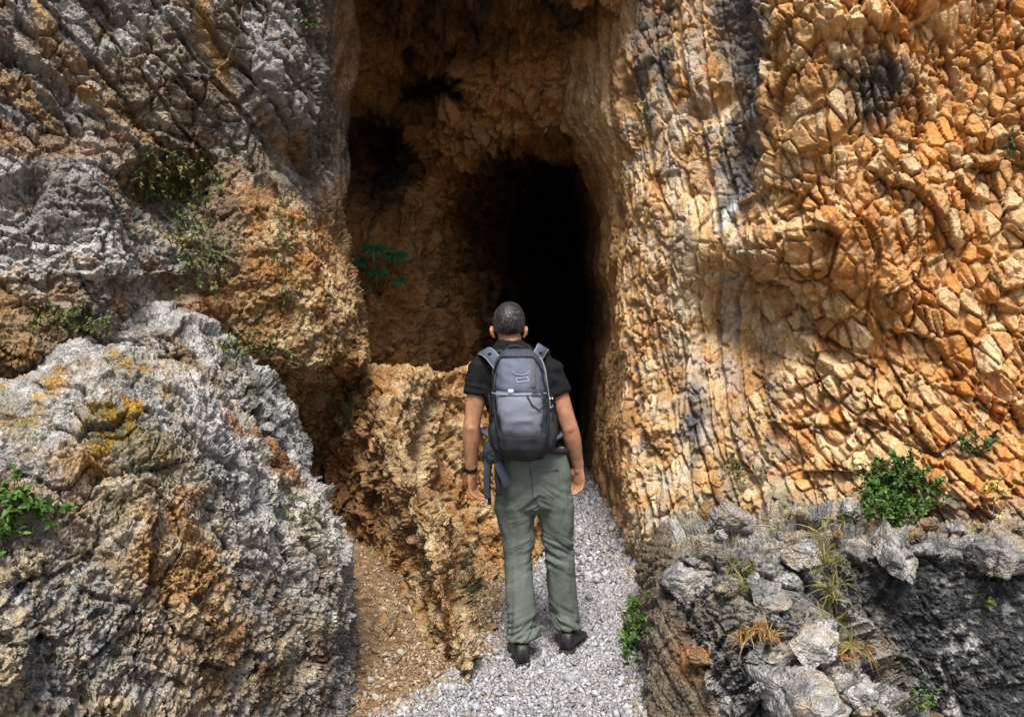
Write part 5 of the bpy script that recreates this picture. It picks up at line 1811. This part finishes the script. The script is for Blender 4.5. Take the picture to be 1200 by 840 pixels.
loose_rock('upright rounded cream rock left of the dense shrub on the ledge', RIGHT, 1003, 598, .085, PALE, 1, .35, (.8, .8, 1))
loose_rock('squat pale stone wedged at the back corner of the outcrop below thin orange sheets', RIGHT, 858, 605, .12, PALE * .8, 2, .4)
loose_rock('tan block resting at the left end of the outcrop top', RIGHT, 832, 598, .085, TAN, 3, .35, (.7, .7, 1.1))
loose_rock('white angular stone at the crest of the outcrop behind the rust grass', ['outcrop'], 925, 655, .06, PALE * 1.2, 4)
loose_rock('fist sized pale stone in front of the yellow green grass tuft', ['outcrop'], 975, 735, .05, PALE * 1.2, 5)
loose_rock('orange stained stone stuck on the path side of the outcrop', ['outcrop'], 818, 772, .06, ORANGE, 6, .5)
loose_rock('flat cream stone on the ledge right of the dense shrub', RIGHT, 1110, 598, .09, CREAM, 7, .4, (1.2, .8, .5))
loose_rock('small tan boulder at the foot of the earth slope beside the lichened boulder', ['ground'], 455, 735, .10, TAN, 8, .6, (.8, .7, 1.0))
loose_rock('pale wedge of stone leaning at the toe of the tan rib', ['rib', 'ground'], 553, 752, .075, CREAM, 9, .4, (.6, .5, 1.3))
loose_rock('large pale grey block forming the front corner of the outcrop by the path', ['outcrop'], 800, 690, .17, PALE, 10, .65, (.8, .7, .6))
loose_rock('broad whitish limestone block lowest on the outcrop below the rust brown grass', ['outcrop'], 930, 805, .19, PALE, 11, .55, (1.3, .7, .6))
loose_rock('angular white grey block right of the rust grass on the outcrop', ['outcrop'], 950, 760, .11, PALE * 1.1, 12, .5, (1, .8, .7))
loose_rock('mid grey block in the middle of the outcrop top before the olive grass', ['outcrop'], 895, 690, .14, GREY * 1.3, 13, .55, (1.1, .8, .6))
loose_rock('pale cracked block behind the rust grass next to the dark rock face', ['outcrop'], 945, 648, .12, PALE, 14, .5, (1, .8, .7))
loose_rock('whitish slab lying along the top edge of the dark rock face', ['outcrop'], 1045, 636, .15, PALE, 15, .95, (1.5, .7, .45))
loose_rock('grey slab at the right end of the dark rock face top', ['outcrop'], 1170, 630, .16, GREY * 1.5, 16, .85, (1.4, .8, .6))
loose_rock('small bright white stone near the lower tip of the outcrop', ['outcrop'], 1010, 815, .06, PALE * 1.2, 17, .4)
rr = np.random.default_rng(88)
for k, (px, py) in enumerate(((905, 606), (935, 603), (955, 611), (1085, 612), (1120, 618), (1150, 612), (880, 618), (978, 622), (845, 624), (1190, 616), (915, 626), (1070, 626))):
    loose_rock('small pale stone lying along the back of the grey ledge under the orange cliff', RIGHT, px, py, rr.uniform(.03, .065), [PALE, CREAM * .8, GREY * 1.2, TAN * .8][k % 4], 40 + k, .3, (1, .8, .65))
    list(col.objects)[-1]['group'] = 'small stones along the back of the ledge'
put(tuft, 'grass_tuft', 'thin dry grass along the back of the ledge left of the dense shrub', 'grass', RIGHT, [(930, 612, 70, 8)], 16, M_DRYGREEN, 47, ln=.08, wd=.0035, per=8, droop=.7)
print('plants done %.1fs' % (time.time() - T0))
# ================================================================== camera, light
cam = bpy.data.cameras.new('camera')
cam.sensor_width = 36
cam.lens = 36 * FPX / 1200
cam.clip_start = .05
cam.clip_end = 500
co = bpy.data.objects.new('camera', cam)
co.location = (0, 0, CAM_Z)
co.rotation_euler = (math.pi / 2 - PITCH, 0, 0)
col.objects.link(co)
scene.camera = co

SUN_EL, SUN_AZ = 57.0, -3.0          # high, behind the viewer and a little to the left
w = bpy.data.worlds.new('World')
scene.world = w
w.use_nodes = True
nt = w.node_tree
sky = nt.nodes.new('ShaderNodeTexSky')
sky.sky_type = 'NISHITA'
sky.sun_disc = False
sky.sun_elevation = R(SUN_EL)
sky.sun_rotation = R(180 - SUN_AZ)
sky.dust_density = 3
nt.links.new(sky.outputs[0], nt.nodes['Background'].inputs[0])
nt.nodes['Background'].inputs[1].default_value = .05
sl = bpy.data.lights.new('sun', 'SUN')
sl.energy = 1.5
sl.angle = R(22)
sl.color = (1, .965, .91)
so = bpy.data.objects.new('sun', sl)
d = Vector((math.sin(R(SUN_AZ)) * math.cos(R(SUN_EL)), -math.cos(R(SUN_AZ)) * math.cos(R(SUN_EL)), math.sin(R(SUN_EL))))
so.rotation_euler = d.to_track_quat('Z', 'Y').to_euler()
so.location = (0, -3, 12)
col.objects.link(so)
vs = scene.view_settings
vs.view_transform = 'Standard'
vs.look = 'None'
vs.gamma = 1
vs.use_curve_mapping = False
vs.exposure = 1.85
scene.render.resolution_x, scene.render.resolution_y = 1024, 716
print('script done %.1fs' % (time.time() - T0))
